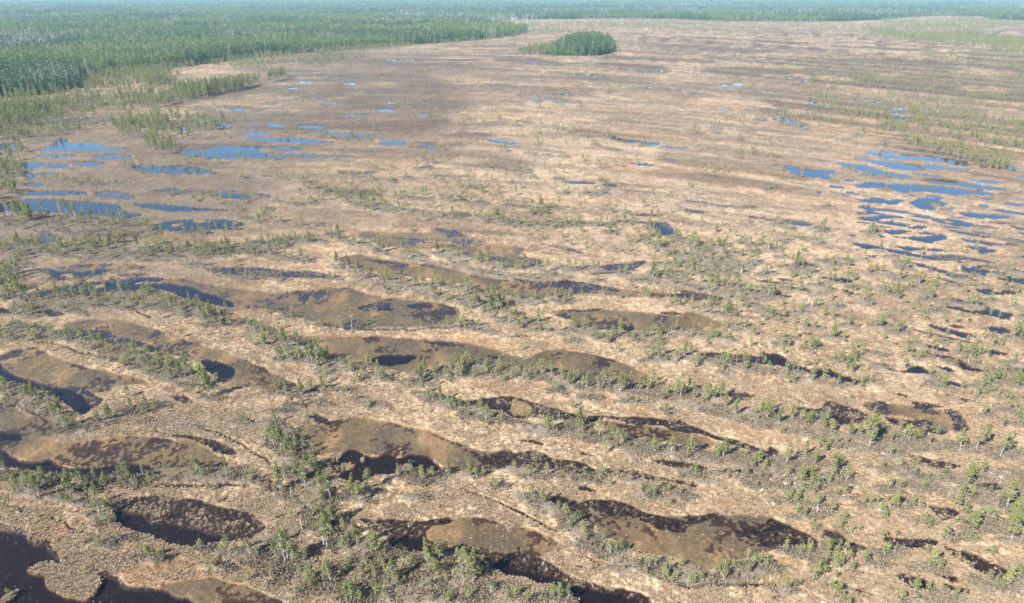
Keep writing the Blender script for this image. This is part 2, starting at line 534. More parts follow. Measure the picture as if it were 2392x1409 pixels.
TRACKS = '''
G 170,45 260,52 330,68 390,82 450,100 540,120 610,138 680,155 740,170
G 0,345 50,362 110,385 180,420 230,455 270,480
G 990,470 1060,505 1130,520 1200,555 1280,595 1344,635
H 0,635 40,660 70,690
H 190,880 230,910 270,945 300,970
G 0,895 90,920 180,945 270,970 360,1000 430,1025 500,1050
G 640,810 900,800 1150,795 1300,800
H 700,1355 800,1360 900,1352 1000,1365 1100,1385 1200,1400
H 0,1210 80,1230 160,1255 230,1280
H 1080,820 1160,840 1230,865 1344,915
I 0,920 70,945 130,980 180,1010 225,1030
I 360,1160 400,1185 440,1215
I 860,1310 1000,1318 1200,1318 1344,1312
I 560,1205 640,1225 760,1275 900,1305
D 1020,805 1200,840 1240,850
H 60,300 200,330 330,300
E 0,1325 200,1330 400,1330 650,1320 900,1300
F 0,475 120,490 250,512 400,522 490,524
F 420,580 500,592 600,605
E 1650,960 1800,950 1950,935
D 850,1180 1000,1250 900,1210
'''
# pines: foot x, foot y, height, all in tile pixels
PINES = '''
G 20,300,65 165,362,100 240,330,50 310,430,100 340,505,110 280,440,70 430,500,40 510,470,65 570,455,90 690,400,70 760,390,55 820,385,45 785,470,40 985,215,120 945,240,110 1060,280,130 1100,335,155 620,80,50 705,115,80 785,130,60 830,150,55 880,155,60 565,75,45 535,60,60 480,40,50 350,25,30 30,740,130 100,830,100 160,850,120 210,865,130 235,800,90 140,845,90 370,850,125 430,790,100 500,770,70 550,795,70 690,790,120 640,780,80 320,885,50 415,900,40 495,900,90 525,950,120 555,1000,60 865,720,40 970,710,60 1030,725,95 1185,730,65 1098,760,30 620,1085,45 785,1180,75 530,1110,30 1205,1165,115 1310,1170,100 1130,1230,50 1280,470,50 1250,475,30 1325,780,30 1140,245,40 185,345,90 145,345,70 60,770,70 190,830,100 500,1425,30 455,835,50 650,745,60
H 40,65,80 150,85,110 130,140,60 225,145,90 290,160,110 320,165,130 370,130,70 105,320,90 155,325,80 185,380,70 235,325,95 285,300,60 345,295,70 360,220,50 500,200,45 582,180,50 640,250,110 665,235,60 545,250,40 880,225,110 835,255,80 858,265,80 800,265,45 940,205,60 1010,190,65 1045,180,80 1085,190,75 1125,160,45 1155,175,50 1200,200,80 1270,185,60 985,225,45 1050,215,30 870,320,60 900,350,60 960,360,95 1005,385,60 1035,395,75 1060,375,50 1165,420,70 1200,460,85 1280,465,60 1240,440,30 1110,440,30 520,350,50 585,385,60 635,375,35 335,370,25 455,300,20 95,470,80 120,410,30 95,600,130 130,600,130 160,650,100 200,680,110 245,610,70 265,720,120 300,730,110 125,830,170 215,780,120 255,820,130 330,860,90 355,790,80 385,870,140 400,990,130 360,1030,130 370,1135,170 385,1060,60 345,880,70 500,860,120 540,880,100 580,820,110 745,755,75 780,755,30 820,785,20 870,780,60 905,750,25 1000,750,85 1120,750,90 825,860,40 1240,800,50 150,1210,180 190,1200,120 220,1200,100 100,1180,80 130,1100,80 530,1120,140 460,1140,80 625,1150,140 655,1225,75 545,1240,30 290,1300,110 385,1310,110 350,1310,50 500,1409,110 470,1400,100 540,1405,60 715,1310,120 625,1380,65 205,1370,40 140,1310,30 620,1290,40 890,1200,135 955,1190,110 940,1280,95 1080,1320,130 1130,1310,180 1150,1270,130 1080,1180,60 1180,1260,40 1305,1405,60 1340,700,40 165,1190,150 480,1110,80 600,1130,80 690,1290,80 740,1300,80 1110,1250,90 905,1190,80 285,700,80 235,790,90 165,875,25 70,560,60 1175,385,45 270,150,80 305,150,100
I 10,200,80 62,220,40 110,230,60 145,220,90 195,235,90 262,225,40 290,270,85 335,240,60 380,290,100 440,290,70 465,290,95 500,285,110 555,315,110 610,280,80 660,300,80 700,300,80 720,290,100 745,300,30 800,330,60 845,330,100 870,340,140 915,305,75 940,355,60 945,310,50 1015,350,90 1045,350,80 1080,340,100 1105,385,85 1155,430,100 1035,390,25 1290,420,80 1325,450,110 225,310,45 390,335,35 788,415,45 640,370,40 590,365,30 780,120,80 765,50,50 890,125,95 700,145,40 795,150,30 1100,165,75 1205,175,80 1310,150,50 680,25,30 710,80,20 175,520,90 205,530,90 220,525,50 345,475,80 340,495,110 360,520,70 445,550,100 510,540,40 535,560,60 560,590,85 600,600,30 635,610,30 685,580,30 735,630,95 825,630,95 780,610,30 930,640,110 1095,650,110 1065,650,70 1215,640,45 1275,690,90 95,510,30 30,480,20 260,500,20 5,720,45 78,750,60 172,750,70 370,755,50 390,780,40 440,745,30 610,780,60 745,820,60 675,825,45 808,830,50 730,865,50 870,850,40 925,740,40 1080,735,40 1215,750,50 1265,805,35 990,775,25 95,860,60 150,900,90 230,935,50 295,1030,60 330,990,55 395,1070,20 400,1125,20 500,1165,80 550,1135,40 588,1130,35 705,1235,85 735,1225,60 870,1225,45 1095,1300,75 1105,1230,65 1225,1265,80 1140,1220,30 1200,1220,40 1315,1240,60 575,1240,25 970,1270,20 930,1290,30 205,1395,95 240,1400,90 285,1400,85 70,1415,30 855,310,80 885,330,70 690,285,70 480,270,70 580,290,70 360,280,60 910,625,70 1110,640,80 190,500,60 690,1220,50 1000,330,50 660,640,20 1205,770,25
J 40,475,90 110,450,80 160,460,60 195,480,75 285,480,95 315,525,70 410,545,85 515,600,170 545,540,100 590,510,50 630,570,60 720,560,85 775,560,80 830,580,50 745,570,60 985,620,110 1075,610,130 1110,590,120 1200,650,130 1240,620,100 5,400,40 140,205,75 215,250,80 350,275,70 430,280,30 205,85,70 235,80,40 430,140,70 475,115,60 365,150,50 330,30,40 575,180,40 830,225,60 905,290,75 870,265,50 965,155,40 1010,105,50 800,130,40 1070,100,40 1290,280,90 1240,350,60 1110,430,65 1180,250,80 1100,290,60 1170,310,40 1225,200,60 1310,480,70 1310,350,40 1230,410,30 80,690,110 180,640,80 240,680,75 205,760,80 155,780,100 320,750,120 350,720,80 390,790,90 335,590,70 170,830,50 235,770,40 620,650,65 660,640,40 575,715,50 670,710,55 760,695,50 745,750,60 820,775,50 905,740,50 1020,810,130 1045,760,90 1100,740,60 1045,870,60 612,820,70 720,790,25 805,820,40 1230,920,150 1180,915,90 1250,745,35 340,855,50 240,905,70 130,885,55 85,880,50 640,920,95 520,900,50 150,960,30 800,985,50 1045,1035,120 1085,1000,80 1255,1090,150 1260,1010,70 1150,1030,40 1015,1075,40 75,1140,65 200,1170,50 295,1150,60 600,1160,65 650,1145,40 840,1230,100 820,1240,50 590,1210,25 75,1355,80 1130,1310,60 1230,1330,100 1290,1290,70 950,1400,50 850,1370,30 760,1405,35 1200,1360,60 530,580,60 500,520,80 700,540,60 300,460,70 1210,620,90 960,590,60 1310,640,60 1310,960,60 1310,1090,60 330,700,80 1210,240,50 1130,270,60 60,60,40 100,30,30 540,110,30 760,60,30 900,50,30 1270,160,50
D 75,590,110 115,600,130 185,610,140 205,612,140 160,560,90 280,540,80 415,580,100 440,560,100 500,585,110 550,570,60 595,550,60 655,570,50 710,570,65 755,640,100 795,600,60 275,600,50 600,600,30 1240,200,60 1345,205,60 1440,235,80 1500,200,50 1580,200,60 1290,190,30 1635,190,40 1670,190,40 1800,215,60 1855,195,30 1725,185,20 2025,185,35 2210,195,30 940,270,70 1000,280,50 1070,295,50 1120,310,30 1185,295,30 1250,300,40 1215,300,40 1320,300,25 1390,300,25 830,270,70 860,285,80 885,280,60 1145,445,50 1610,330,45 1735,320,55 1830,335,40 2000,360,50 2055,400,50 2150,430,60 1400,440,30 1465,450,30 1495,450,35 1610,465,55 1670,465,60 990,420,40 1830,490,40 1980,505,50 1925,500,40 2100,480,50 2035,500,40 1565,545,50 1760,540,40 1845,620,75 1695,620,70 1555,640,60 1985,650,85 2095,640,50 2180,700,80 2225,730,100 1625,600,50 1740,590,40 950,650,60 970,660,60 1000,680,60 1065,670,50 1215,690,80 1270,670,50 1305,670,30 1335,690,45 1380,660,55 1425,660,60 1445,655,40 1485,655,45 865,640,30 120,760,90 175,770,50 220,750,60 360,780,70 420,825,110 600,770,70 620,800,80 665,780,95 725,770,90 790,760,80 905,800,110 970,800,60 960,855,60 1065,760,60 1090,810,70 1175,790,80 1235,810,80 1275,850,60 1320,800,70 1390,820,75 1440,840,70 1500,800,90 1555,810,60 1630,770,60 1670,830,80 1700,830,60 1780,835,90 1240,910,50 1320,910,80 1895,770,50 1940,750,40 2000,745,40 2045,750,40 2095,755,55 1880,860,70 1930,870,70 1985,880,90 2215,915,105 245,810,50 100,880,70 110,1050,100 30,960,80 140,1120,110 185,1130,100 195,1200,90 215,1230,60 320,1000,80 230,950,40 270,1140,110 385,1120,110 440,1110,80 495,1110,70 545,1110,70 605,1100,90 805,1095,110 980,1080,75 855,1080,60 700,1180,70 820,1190,60 940,1190,50 1120,1185,100 1165,1205,110 1225,1190,60 1250,1160,80 1320,1240,90 1355,1300,120 1390,1220,90 1445,1220,50 1345,1230,80 715,945,40 610,980,20 490,1000,40 840,920,30 905,920,30 1410,940,40 1455,970,60 1570,970,65 1655,985,60 1765,985,45 1855,1000,40 1515,990,25 2015,980,55 2205,990,40 1590,1000,30 1725,1195,50 1885,1225,50 1870,1260,40 2120,1300,40 1515,1300,70 1680,1360,115 1735,1360,80 1810,1380,60 1860,1390,80 2090,1409,40 260,1320,50 330,1360,70 440,1385,60 600,1390,50 670,1395,50 455,1200,40 510,1220,30 170,1240,60 100,1300,50 200,1380,70 230,1390,50 60,990,90 90,1080,110 60,1120,80 120,1000,80 100,300,70 120,290,60 60,330,50 140,320,50 20,260,60 70,270,70 90,250,60 40,370,50 20,310,60 60,220,50 130,130,40 40,160,50 200,100,50 230,60,60 250,90,50 40,90,60 505,370,40 600,360,30 630,380,40 640,790,70 1470,800,70 1520,820,60 400,790,80 790,1080,70 570,1090,60 620,1080,60 365,1090,60 470,1100,50 1370,1260,80 1330,1200,60 1410,1240,60 1700,1340,80 1660,1330,60 130,560,80 400,560,70 590,530,40 480,560,60 5,1000,90 20,1050,70 45,1080,80 75,860,50 120,850,50 170,900,50 105,930,60
E 15,750,50 85,770,65 125,765,70 205,800,105 245,820,110 425,825,50 505,850,50 620,830,100 650,840,30 710,850,70 765,890,115 685,820,40 790,840,30 910,885,90 930,885,60 1020,910,50 1050,930,70 1080,930,50 1105,930,30 1160,920,50 1205,930,100 1230,900,40 1280,915,50 1350,950,100 1380,975,50 1430,920,40 1490,940,80 1530,950,80 1580,930,60 1650,920,50 1680,930,60 1720,940,30 1865,940,50 1855,970,50 1680,1010,50 1950,1010,50 40,930,100 100,950,90 135,1000,70 180,990,80 245,990,70 290,1010,90 375,1020,100 470,1050,80 525,1050,90 590,1110,120 625,1050,80 660,1040,50 725,1060,110 810,1080,90 845,1090,120 415,1050,30 280,1075,40 880,1180,120 940,1100,40 1030,1170,90 990,1200,165 975,1210,120 1080,1110,40 1015,1265,90 1100,1290,100 1140,1280,80 1190,1300,90 1285,1280,100 1335,1340,75 1150,1140,80 1185,1160,30 1210,1120,60 1265,1140,70 1350,1100,50 1405,1130,50 1440,1110,60 1505,1080,40 1575,1090,30 1460,1150,50 1715,1100,50 1870,1110,40 1995,1110,60 2155,1110,70 1520,1330,110 1590,1310,60 1610,1350,60 1825,1365,110 2040,1335,60 1975,1390,70 2165,1340,60 2195,1320,60 2080,1409,50 1700,1395,40 1520,1405,30 65,1320,150 790,1290,60 850,1330,30 895,1310,50 960,1350,25 355,1310,30 690,1305,40 570,1310,20 515,1300,20 1485,360,45 1810,375,40 1415,335,40 1450,430,45 1605,430,30 1650,440,30 1700,435,45 1750,545,70 1860,560,45 1855,620,70 1945,620,40 1300,540,100 1320,560,60 1190,520,60 1080,510,50 1250,530,60 1425,530,80 1390,530,50 1000,580,75 1210,280,30 840,395,50 870,500,70 750,480,60 535,470,85 455,460,40 410,460,60 385,450,50 420,330,50 315,350,60 495,270,80 560,260,60 590,230,55 950,270,50 970,270,50 1145,230,45 1070,155,50 645,150,50 665,150,50 365,110,50 290,110,40 320,110,40 125,90,40 175,170,30 1770,60,40 1745,50,40 690,470,30 780,480,40 910,490,40 925,500,30 615,560,50 655,590,40 725,590,60 770,600,40 865,580,30 915,590,50 1060,620,70 1115,620,50 1240,570,60 1340,580,50 125,520,30 205,440,60 115,460,50 2000,720,100 1980,740,60 2075,790,100 2210,740,80 2190,720,50 2060,900,60 2040,990,130 2180,900,60 2160,990,70 2225,990,50 2110,910,30 2035,580,40 1760,690,50 1460,640,30 860,1160,70 895,1170,70 1000,1150,90 1310,540,70 1215,910,60 155,970,60 195,985,60 485,1040,60 540,1040,60 820,1060,80 60,60,30 90,80,30 30,90,30 160,90,40 180,80,30 1225,170,30 1250,170,30 1345,180,30 1460,190,30 2210,900,70 2060,960,80 2110,960,60 2190,960,60 2130,1000,50 2020,660,60 2090,760,60 1710,350,20
F 60,790,120 45,760,80 120,820,60 215,790,70 250,780,50 310,830,80 260,860,60 455,820,70 425,770,60 375,750,40 575,800,80 650,750,80 630,850,60 510,770,40 470,890,70 735,920,110 715,930,70 760,900,60 650,920,50 345,920,60 370,960,60 525,970,80 560,960,50 40,920,80 80,960,70 155,1020,80 205,1030,90 275,1050,100 340,1050,60 390,1080,70 430,1080,60 460,1090,60 545,1110,120 580,1110,90 850,960,60 885,770,70 770,730,40 850,740,30 915,880,55 970,900,60 1000,870,40 1065,880,50 1175,870,60 1285,810,60 1365,850,40 690,665,60 605,640,70 910,680,90 890,670,60 1225,690,90 1240,700,80 1205,690,60 430,525,50 350,530,30 580,250,45 140,310,50 185,330,50 550,410,50 770,320,50 975,350,50 1025,445,40 940,520,40 1475,450,50 1325,400,40 1580,250,35 1720,540,40 1950,660,50 2210,860,80 2150,950,70 1460,930,90 1440,910,60 1210,960,70 1250,950,50 1410,1000,90 975,1020,80 870,1040,65 930,1070,60 1170,1140,80 1200,1150,60 1110,1050,40 1600,1100,110 1570,1140,80 1540,1030,90 1510,990,60 1390,1100,100 1370,1090,60 865,1180,60 570,1250,70 590,1240,50 270,1230,110 180,1180,90 165,1230,50 420,1170,60 55,1350,70 85,1380,50 260,1400,80 200,1390,50 330,1310,60 390,1320,60 505,1210,40 710,1225,40 770,1220,40 970,1380,100 855,1320,50 1075,1310,60 1100,1260,30 1280,1320,90 1300,1300,60 1400,1350,80 1740,1150,70 1880,1170,80 1920,1180,70 1660,1200,60 1640,1220,50 2150,1180,80 2010,1140,70 2160,1390,120 2190,1370,100 1830,990,50 1900,980,40 2000,920,40 1780,1050,50 1700,1040,50 1110,280,45 1195,310,45 1310,320,50 1340,310,40 1380,320,40 1400,320,40 1065,265,30 1225,320,40 700,910,70 770,920,70 555,1080,70 570,1120,80 1570,1080,80 1620,1130,70 1430,890,60 1240,680,60 590,400,30 1900,460,40 2110,440,40 2210,1250,60 1950,1040,50 2050,970,40 1480,1060,60 1330,1090,60 1300,1060,50 1450,1160,50 1340,1250,40 1560,1220,50 2140,1060,50 1340,970,50 1290,950,40 870,1100,40 1000,1180,40 690,1060,40 250,960,50 160,870,40 1930,1170,60 1850,1160,60 1260,1310,60
A 1900,515,45 1920,520,50 1945,525,60 1965,525,60 1985,520,55 1930,510,40 2190,650,25 2140,515,30 2000,625,35 1580,770,40 1530,765,40 1500,750,40 1740,775,25 1650,480,30 2135,510,30
C 70,950,90 95,950,60 60,930,60 180,905,50 235,915,60 225,940,40 215,900,40 500,850,40 545,840,45 700,880,50 760,885,60 790,890,50 840,920,60 720,830,40 815,820,40 860,810,30 920,800,30 1070,790,40 1175,880,50 1415,840,40 1500,960,60 1610,840,50 1590,830,40 1385,1030,60 1405,1010,50 470,930,40 930,765,35 440,780,40 480,780,30 1030,860,40 1185,800,35 390,990,50 575,790,30 1700,900,50 1660,900,40 1920,960,50 1950,1000,50 2060,970,60 1550,960,40 1210,960,30 290,385,30 1160,500,45 1150,530,60 430,520,40 610,550,60 580,550,50 590,550,60
B 1190,615,30 1265,620,30 1430,625,25 1470,635,30 1540,635,35 1650,640,35 1665,640,30 1735,635,30 1860,645,35 1225,675,25 1370,705,40 1360,715,30 1380,755,30 1045,775,30 1225,785,30 1445,790,40 1630,775,40 1665,745,40 1710,770,40 1760,1010,40 1850,960,60 1880,970,50 1700,960,35 1920,980,40 1960,990,40 2110,1020,50 300,725,30 440,745,40 455,745,40 670,765,50 790,780,40 600,820,40 680,845,50 730,830,40 845,875,40 930,880,60 985,875,50 1010,860,30 1105,865,80 1090,860,50 1215,880,50 1290,860,50 1390,890,50 1475,885,40 1510,900,50 1540,900,40 840,835,30 870,835,40 150,420,50 130,425,40 190,425,40 390,375,30 530,395,30 120,655,40 60,655,40 90,660,30 145,655,30 1610,925,50 835,925,40 1290,420,0 160,605,0
'''
SNAGS = '''
H 182,870,55 238,1035,65 1225,1370,50 562,1180,45 1025,1285,40
I 655,1243,25 1113,208,24
J 518,250,38 1030,155,40 240,950,50
F 545,810,48 370,960,72 765,950,30 830,1185,66 1305,1060,62 1550,865,32 1405,1215,40 2205,972,25
G 995,490,30
'''
BIRCHES = '''
D 60,590,90 100,590,90 650,472,30 405,580,90 495,585,80 190,612,80
H 355,1120,90
'''
LANDMARKS = [
 (450, 1235, 'dark oval pool at lower left'), (80, 1340, 'black pool in the bottom left corner'),
 (250, 1050, 'olive brown flat at the left'), (90, 900, 'dark blue pool on the left edge'),
 (440, 830, 'long brown flat left of centre'), (850, 1090, 'black crescent pool'),
 (960, 1250, 'ragged dark pool at bottom centre'), (950, 820, 'rusty flat in the centre'),
 (1370, 855, 'ochre flat right of centre'), (1300, 965, 'long black pool strip'),
 (1600, 1230, 'large brown flat at lower right'), (1310, 1085, 'speckled black pool'),
 (1640, 1090, 'thin black puddles'), (1990, 970, 'black pool by the round pine'),
 (2180, 985, 'brown and black pool on the right'), (2300, 1320, 'black diagonal pool by the right edge'),
 (1330, 1380, 'black pool at the bottom edge'), (460, 525, 'blue pond with tan islets'),
 (150, 485, 'long blue pond on the left edge'), (330, 675, 'curved blue pool'),
 (180, 637, 'blue and orange pool'), (650, 637, 'speckled grey pool'),
 (930, 735, 'oval brown flat'), (1500, 745, 'right-hand oval brown flat'),
 (1150, 655, 'long brown flat in the middle'), (2230, 430, 'bright blue ponds'),
 (2200, 560, 'dark blue ponds'), (1560, 540, 'black speckled patch'),
 (420, 395, 'bright blue pond'), (540, 357, 'wide pale blue pond'),
 (560, 455, 'blue and brown pond'), (2170, 830, 'small black pools'),
 (1960, 655, 'small dark puddles'), (1360, 427, 'tiny blue pond'),
 (1090, 560, 'dark speckled flat'), (1880, 525, 'shallow violet puddle'),
 (860, 315, 'blue ribbon pond'), (90, 385, 'two small blue ponds'),
 (1870, 860, 'violet pool'), (2200, 1180, 'ragged black puddle'),
 (2100, 770, 'dark pools on the far right'), (320, 1170, 'wide tussock bank'),
 (1900, 1290, 'scattered small puddles'), (1850, 1120, 'white lichen patch'),
 (1250, 490, 'narrow straw coloured hollow')]
def tile_pts(t, s):
    ox, oy, k = TILE[t]
    return [(ox + float(a) / k, oy + float(b) / k) for a, b in (q.split(',') for q in s)]

# ------------------------------------------------------------------ map raster (survey sheet in photo pixels, looked up from ground points)
MX0, MX1, MY0, MY1 = -200, 2600, -10, 1500
MW, MH = MX1 - MX0, MY1 - MY0

def smooth_poly(p, n=5):
    p = np.array(p); m = len(p)
    if m < 4:
        # a lens through the given points
        a, b = p[0], p[1] if m == 2 else p[np.argmax(((p - p[0]) ** 2).sum(1))]
        c = (a + b) / 2; hw = (b - a) / 2; nn = np.array([-hw[1], hw[0]]); nn = nn / (np.hypot(*nn) + 1e-6)
        w = max(1.6, np.hypot(*hw) * 0.13)
        an = np.linspace(0, 2 * np.pi, 14)[:-1]
        return c + np.cos(an)[:, None] * hw + np.sin(an)[:, None] * nn * w
    out = []
    for i in range(m):
        p0, p1, p2, p3 = p[i - 1], p[i], p[(i + 1) % m], p[(i + 2) % m]
        for k in range(n):
            t = k / n
            q = 0.5 * ((2 * p1) + (-p0 + p2) * t + (2 * p0 - 5 * p1 + 4 * p2 - p3) * t * t + (-p0 + 3 * p1 - 3 * p2 + p3) * t ** 3)
            out.append(q)
    return np.array(out)

def fill(mask, poly, val=1.0):
    poly = np.array(poly) - (MX0, MY0)
    y0 = max(0, int(math.floor(poly[:, 1].min()))); y1 = min(MH - 1, int(math.ceil(poly[:, 1].max())))
    xs, ys = poly[:, 0], poly[:, 1]; xe, ye = np.roll(xs, -1), np.roll(ys, -1)
    for y in range(y0, y1 + 1):
        for sub in (0.25, 0.75):
            yy = y + sub
            c = (ys <= yy) != (ye <= yy)
            if not c.any():
                continue
            xi = np.sort(xs[c] + (yy - ys[c]) / (ye[c] - ys[c]) * (xe[c] - xs[c]))
            for a, b in zip(xi[::2], xi[1::2]):
                a = max(a, 0); b = min(b, MW)
                if b <= a: continue
                ia, ib = int(a), int(b)
                if ia == ib:
                    mask[y, ia] = max(mask[y, ia], 0) + val * 0.5 * (b - a) if ia < MW else 0
                else:
                    mask[y, ia] += val * 0.5 * (ia + 1 - a)
                    mask[y, ia + 1:ib] += val * 0.5
                    if ib < MW: mask[y, ib] += val * 0.5 * (b - ib)

def blur(m, rx, ry):
    for ax, r in ((1, rx), (0, ry)):
        for _ in range(2):
            if r < 1: continue
            c = np.cumsum(np.pad(m, [(0, 0)] * ax + [(r + 1, r)] + [(0, 0)] * (1 - ax), mode='edge'), axis=ax)
            if ax == 1: m = (c[:, 2 * r + 1:] - c[:, :-2 * r - 1]) / (2 * r + 1)
            else: m = (c[2 * r + 1:] - c[:-2 * r - 1]) / (2 * r + 1)
    return m

masks = {k: np.zeros((MH, MW), np.float64) for k in 'WDMIL'}
for line in SHAPES.strip().splitlines():
    q = line.split()
    one = np.zeros(1)
    pp_ = smooth_poly(tile_pts(q[0], q[2:]))
    fill(masks[q[1]], pp_, (.26 if q[1] == 'W' else .3) if q[1] in 'WD' and pp_[:, 1].mean() < 190 else (.62 if q[1] == 'W' and pp_[:, 1].mean() < 238 and pp_[:, 0].mean() < 1250 else (.6 if q[1] == 'D' and pp_[:, 1].mean() < 600 and 900 < pp_[:, 0].mean() < 1500 else 1.0)))
for k in masks: masks[k] = np.clip(masks[k], 0, 1)
for line in TRACKS.strip().splitlines():
    q = line.split(); p = tile_pts(q[0], q[1:])
    w = 1.5 + 2.2 * max(0, (p[0][1] - 600) / 800)
    for (ax, ay), (bx, by) in zip(p, p[1:]):
        L = math.hypot(bx - ax, by - ay) + 1e-6
        nx, ny = -(by - ay) / L * w, (bx - ax) / L * w
        fill(masks['L'], [(ax - nx, ay - ny), (bx - nx, by - ny), (bx + nx, by + ny), (ax + nx, ay + ny)])
masks['L'] = np.clip(masks['L'], 0, 1)

def trees_from(txt):
    out = []
    for line in txt.strip().splitlines():
        q = line.split(); k = TILE[q[0]][2]
        for s in q[1:]:
            a, b, h = s.split(',')
            if float(h) <= 0: continue
            out.append((TILE[q[0]][0] + float(a) / k, TILE[q[0]][1] + float(b) / k, float(h) / k))
    return out
pines = trees_from(PINES); snags = trees_from(SNAGS); birches = trees_from(BIRCHES)

# heath banks: the dwarf-shrub strings on which the pines stand
heath = np.zeros((MH, MW))
for (u, v, h) in pines + snags:
    if v > 150:
        rx = 5 + v / 34; ry = 1.6 + v / 170
        an = np.linspace(0, 2 * np.pi, 11)[:-1]
        fill(heath, np.stack([u + rx * np.cos(an), v + ry * np.sin(an) + rx * .06 * np.cos(an)], 1), 1.0)
HEATH = '''
P 60,1120 200,1100 330,1105 480,1090 600,1100 560,1130 380,1130 180,1150
P 0,560 200,575 400,590 560,570 700,555 720,575 500,600 300,615 100,600 0,590
P 0,500 120,505 300,525 380,545 300,560 100,545 0,530
P 60,700 250,690 400,690 500,720 520,745 420,740 300,720 100,730 0,740
P 0,770 160,780 280,810 400,850 460,900 420,910 300,860 150,800 0,800
P 0,880 60,905 120,940 180,990 130,1010 60,960 0,930
P 140,1000 260,965 380,940 400,950 260,990 160,1015
P 620,990 680,1000 760,1110 780,1250 720,1240 650,1100
P 430,1290 560,1285 640,1280 720,1330 900,1290 1100,1350 1290,1409 800,1409 700,1380 560,1320
P 880,1080 1050,1100 1130,1095 1120,1115 1000,1130 880,1120
P 960,880 1080,860 1300,870 1500,900 1650,940 1740,970 1900,1000 2100,1030 2220,1050 2050,1060 1850,1020 1650,970 1450,920 1200,890
P 1020,920 1140,975 1300,1000 1450,1040 1600,1050 1800,1080 1780,1100 1560,1070 1400,1040 1200,1000 1050,960
P 780,600 860,640 980,680 1120,700 1200,740 1150,730 1000,700 850,660
P 880,590 1050,620 1200,640 1340,645 1300,660 1150,650 980,625
P 1180,740 1300,770 1480,780 1600,775 1560,795 1300,785
P 1500,560 1600,590 1760,620 1700,650 1560,600
P 1520,650 1700,680 1820,700 1700,705 1540,670
P 600,760 760,830 840,860 740,870 640,800
P 480,720 540,745 500,770 460,740
P 1280,1170 1360,1240 1480,1310 1700,1350 1850,1320 1700,1370 1480,1340 1330,1260
P 1540,820 1750,850 1900,890 1960,900 1850,890 1650,850
P 760,440 900,480 1130,510 1300,520 1500,520 1300,535 1100,520 850,490
P 2140,1120 2392,1100 2392,1180 2250,1180
P 1700,1060 1900,1080 2000,1120 1850,1150 1720,1100
'''
for line in HEATH.strip().splitlines():
    q = line.split(); fill(heath, smooth_poly(tile_pts(q[0], q[1:])), 0.75)
heath = np.clip(blur(np.clip(heath, 0, 1), 4, 2), 0, 1)

def zone(txt, rx, ry):
    z = np.zeros((MH, MW))
    for line in txt.strip().splitlines():
        q = line.split(); v = float(q[0]); fill(z, smooth_poly(tile_pts('P', q[1:])), v)
    return blur(np.clip(z, 0, 1), rx, ry)
# dark leafless bog at the left and middle distance
dark = zone('''0.95 -200,215 100,225 420,200 700,120 900,130 1010,170 1080,230 1050,280 900,300 700,330 500,340 300,340 100,340 -200,360
0.8 -200,340 100,340 500,340 900,300 1100,290 900,350 700,400 500,560 0,620 -200,620''', 30, 12)
left = zone('''1.0 -200,300 300,300 620,420 700,560 560,700 640,900 560,1100 700,1300 700,1500 -200,1500
0.5 600,130 1000,120 1150,250 1000,420 760,520 700,700 800,900 760,1200 900,1500 600,1500 600,400''', 90, 30)
# red-brown strings with low pines at the far right
strz = zone('''1.0 1500,60 2000,75 2600,110 2600,640 2300,560 2200,470 2050,330 1850,290 1650,210 1560,120
0.75 1950,640 2600,600 2600,900 2100,880 1950,760
0.45 1150,60 1500,60 1560,130 1450,200 900,160 800,125
0.6 400,330 1000,270 1500,330 1500,420 1500,520 700,560 300,560 -200,560 -200,400
0.5 900,130 1500,130 1700,220 1800,240 1900,420 1500,420 1000,300 700,300
0.4 1500,420 1900,420 2000,560 1500,520''', 30, 12)
sliv = zone('''1.0 2010,470 2250,430 2500,440 2600,900 2300,900 2080,860 1960,720 1980,600
0.7 1850,820 2350,800 2392,900 2100,880
0.6 1680,660 1980,640 1980,760 1760,740''', 16, 8)
ochre = zone('''0.7 -200,1150 120,1180 300,1240 600,1300 700,1409 600,1500 -200,1500
0.5 600,980 900,940 1300,980 1300,1060 700,1120
0.55 1100,880 1900,1010 1900,1060 1500,1020 1100,930
0.5 1500,1120 2000,1150 2100,1300 1700,1330 1300,1200
0.6 1700,870 2300,960 2300,1050 1800,980
0.5 650,780 1200,780 1560,860 1400,900 800,860
0.4 0,600 500,640 700,740 500,740 0,680''', 20, 8)
pale = zone('''0.9 1380,120 1800,160 1900,300 1900,400 2300,420 2392,600 2000,600 1500,520 1200,420 1300,300 1150,200
0.5 900,400 1400,420 1500,560 1900,640 1700,640 1300,540 900,500
0.6 800,120 1200,100 1300,130 1000,150''', 30, 12)
lichen = zone('''0.9 2280,1060 2330,1080 2392,1110 2392,1130 2300,1100
0.8 1780,1110 1860,1120 1880,1160 1830,1190 1780,1160
0.5 1850,1050 2392,1090 2500,1300 2200,1250 1900,1200
0.3 1300,1000 1800,1100 1800,1250 1500,1150 1300,1050
0.6 1480,640 1560,640 1560,680 1450,670''', 10, 6)
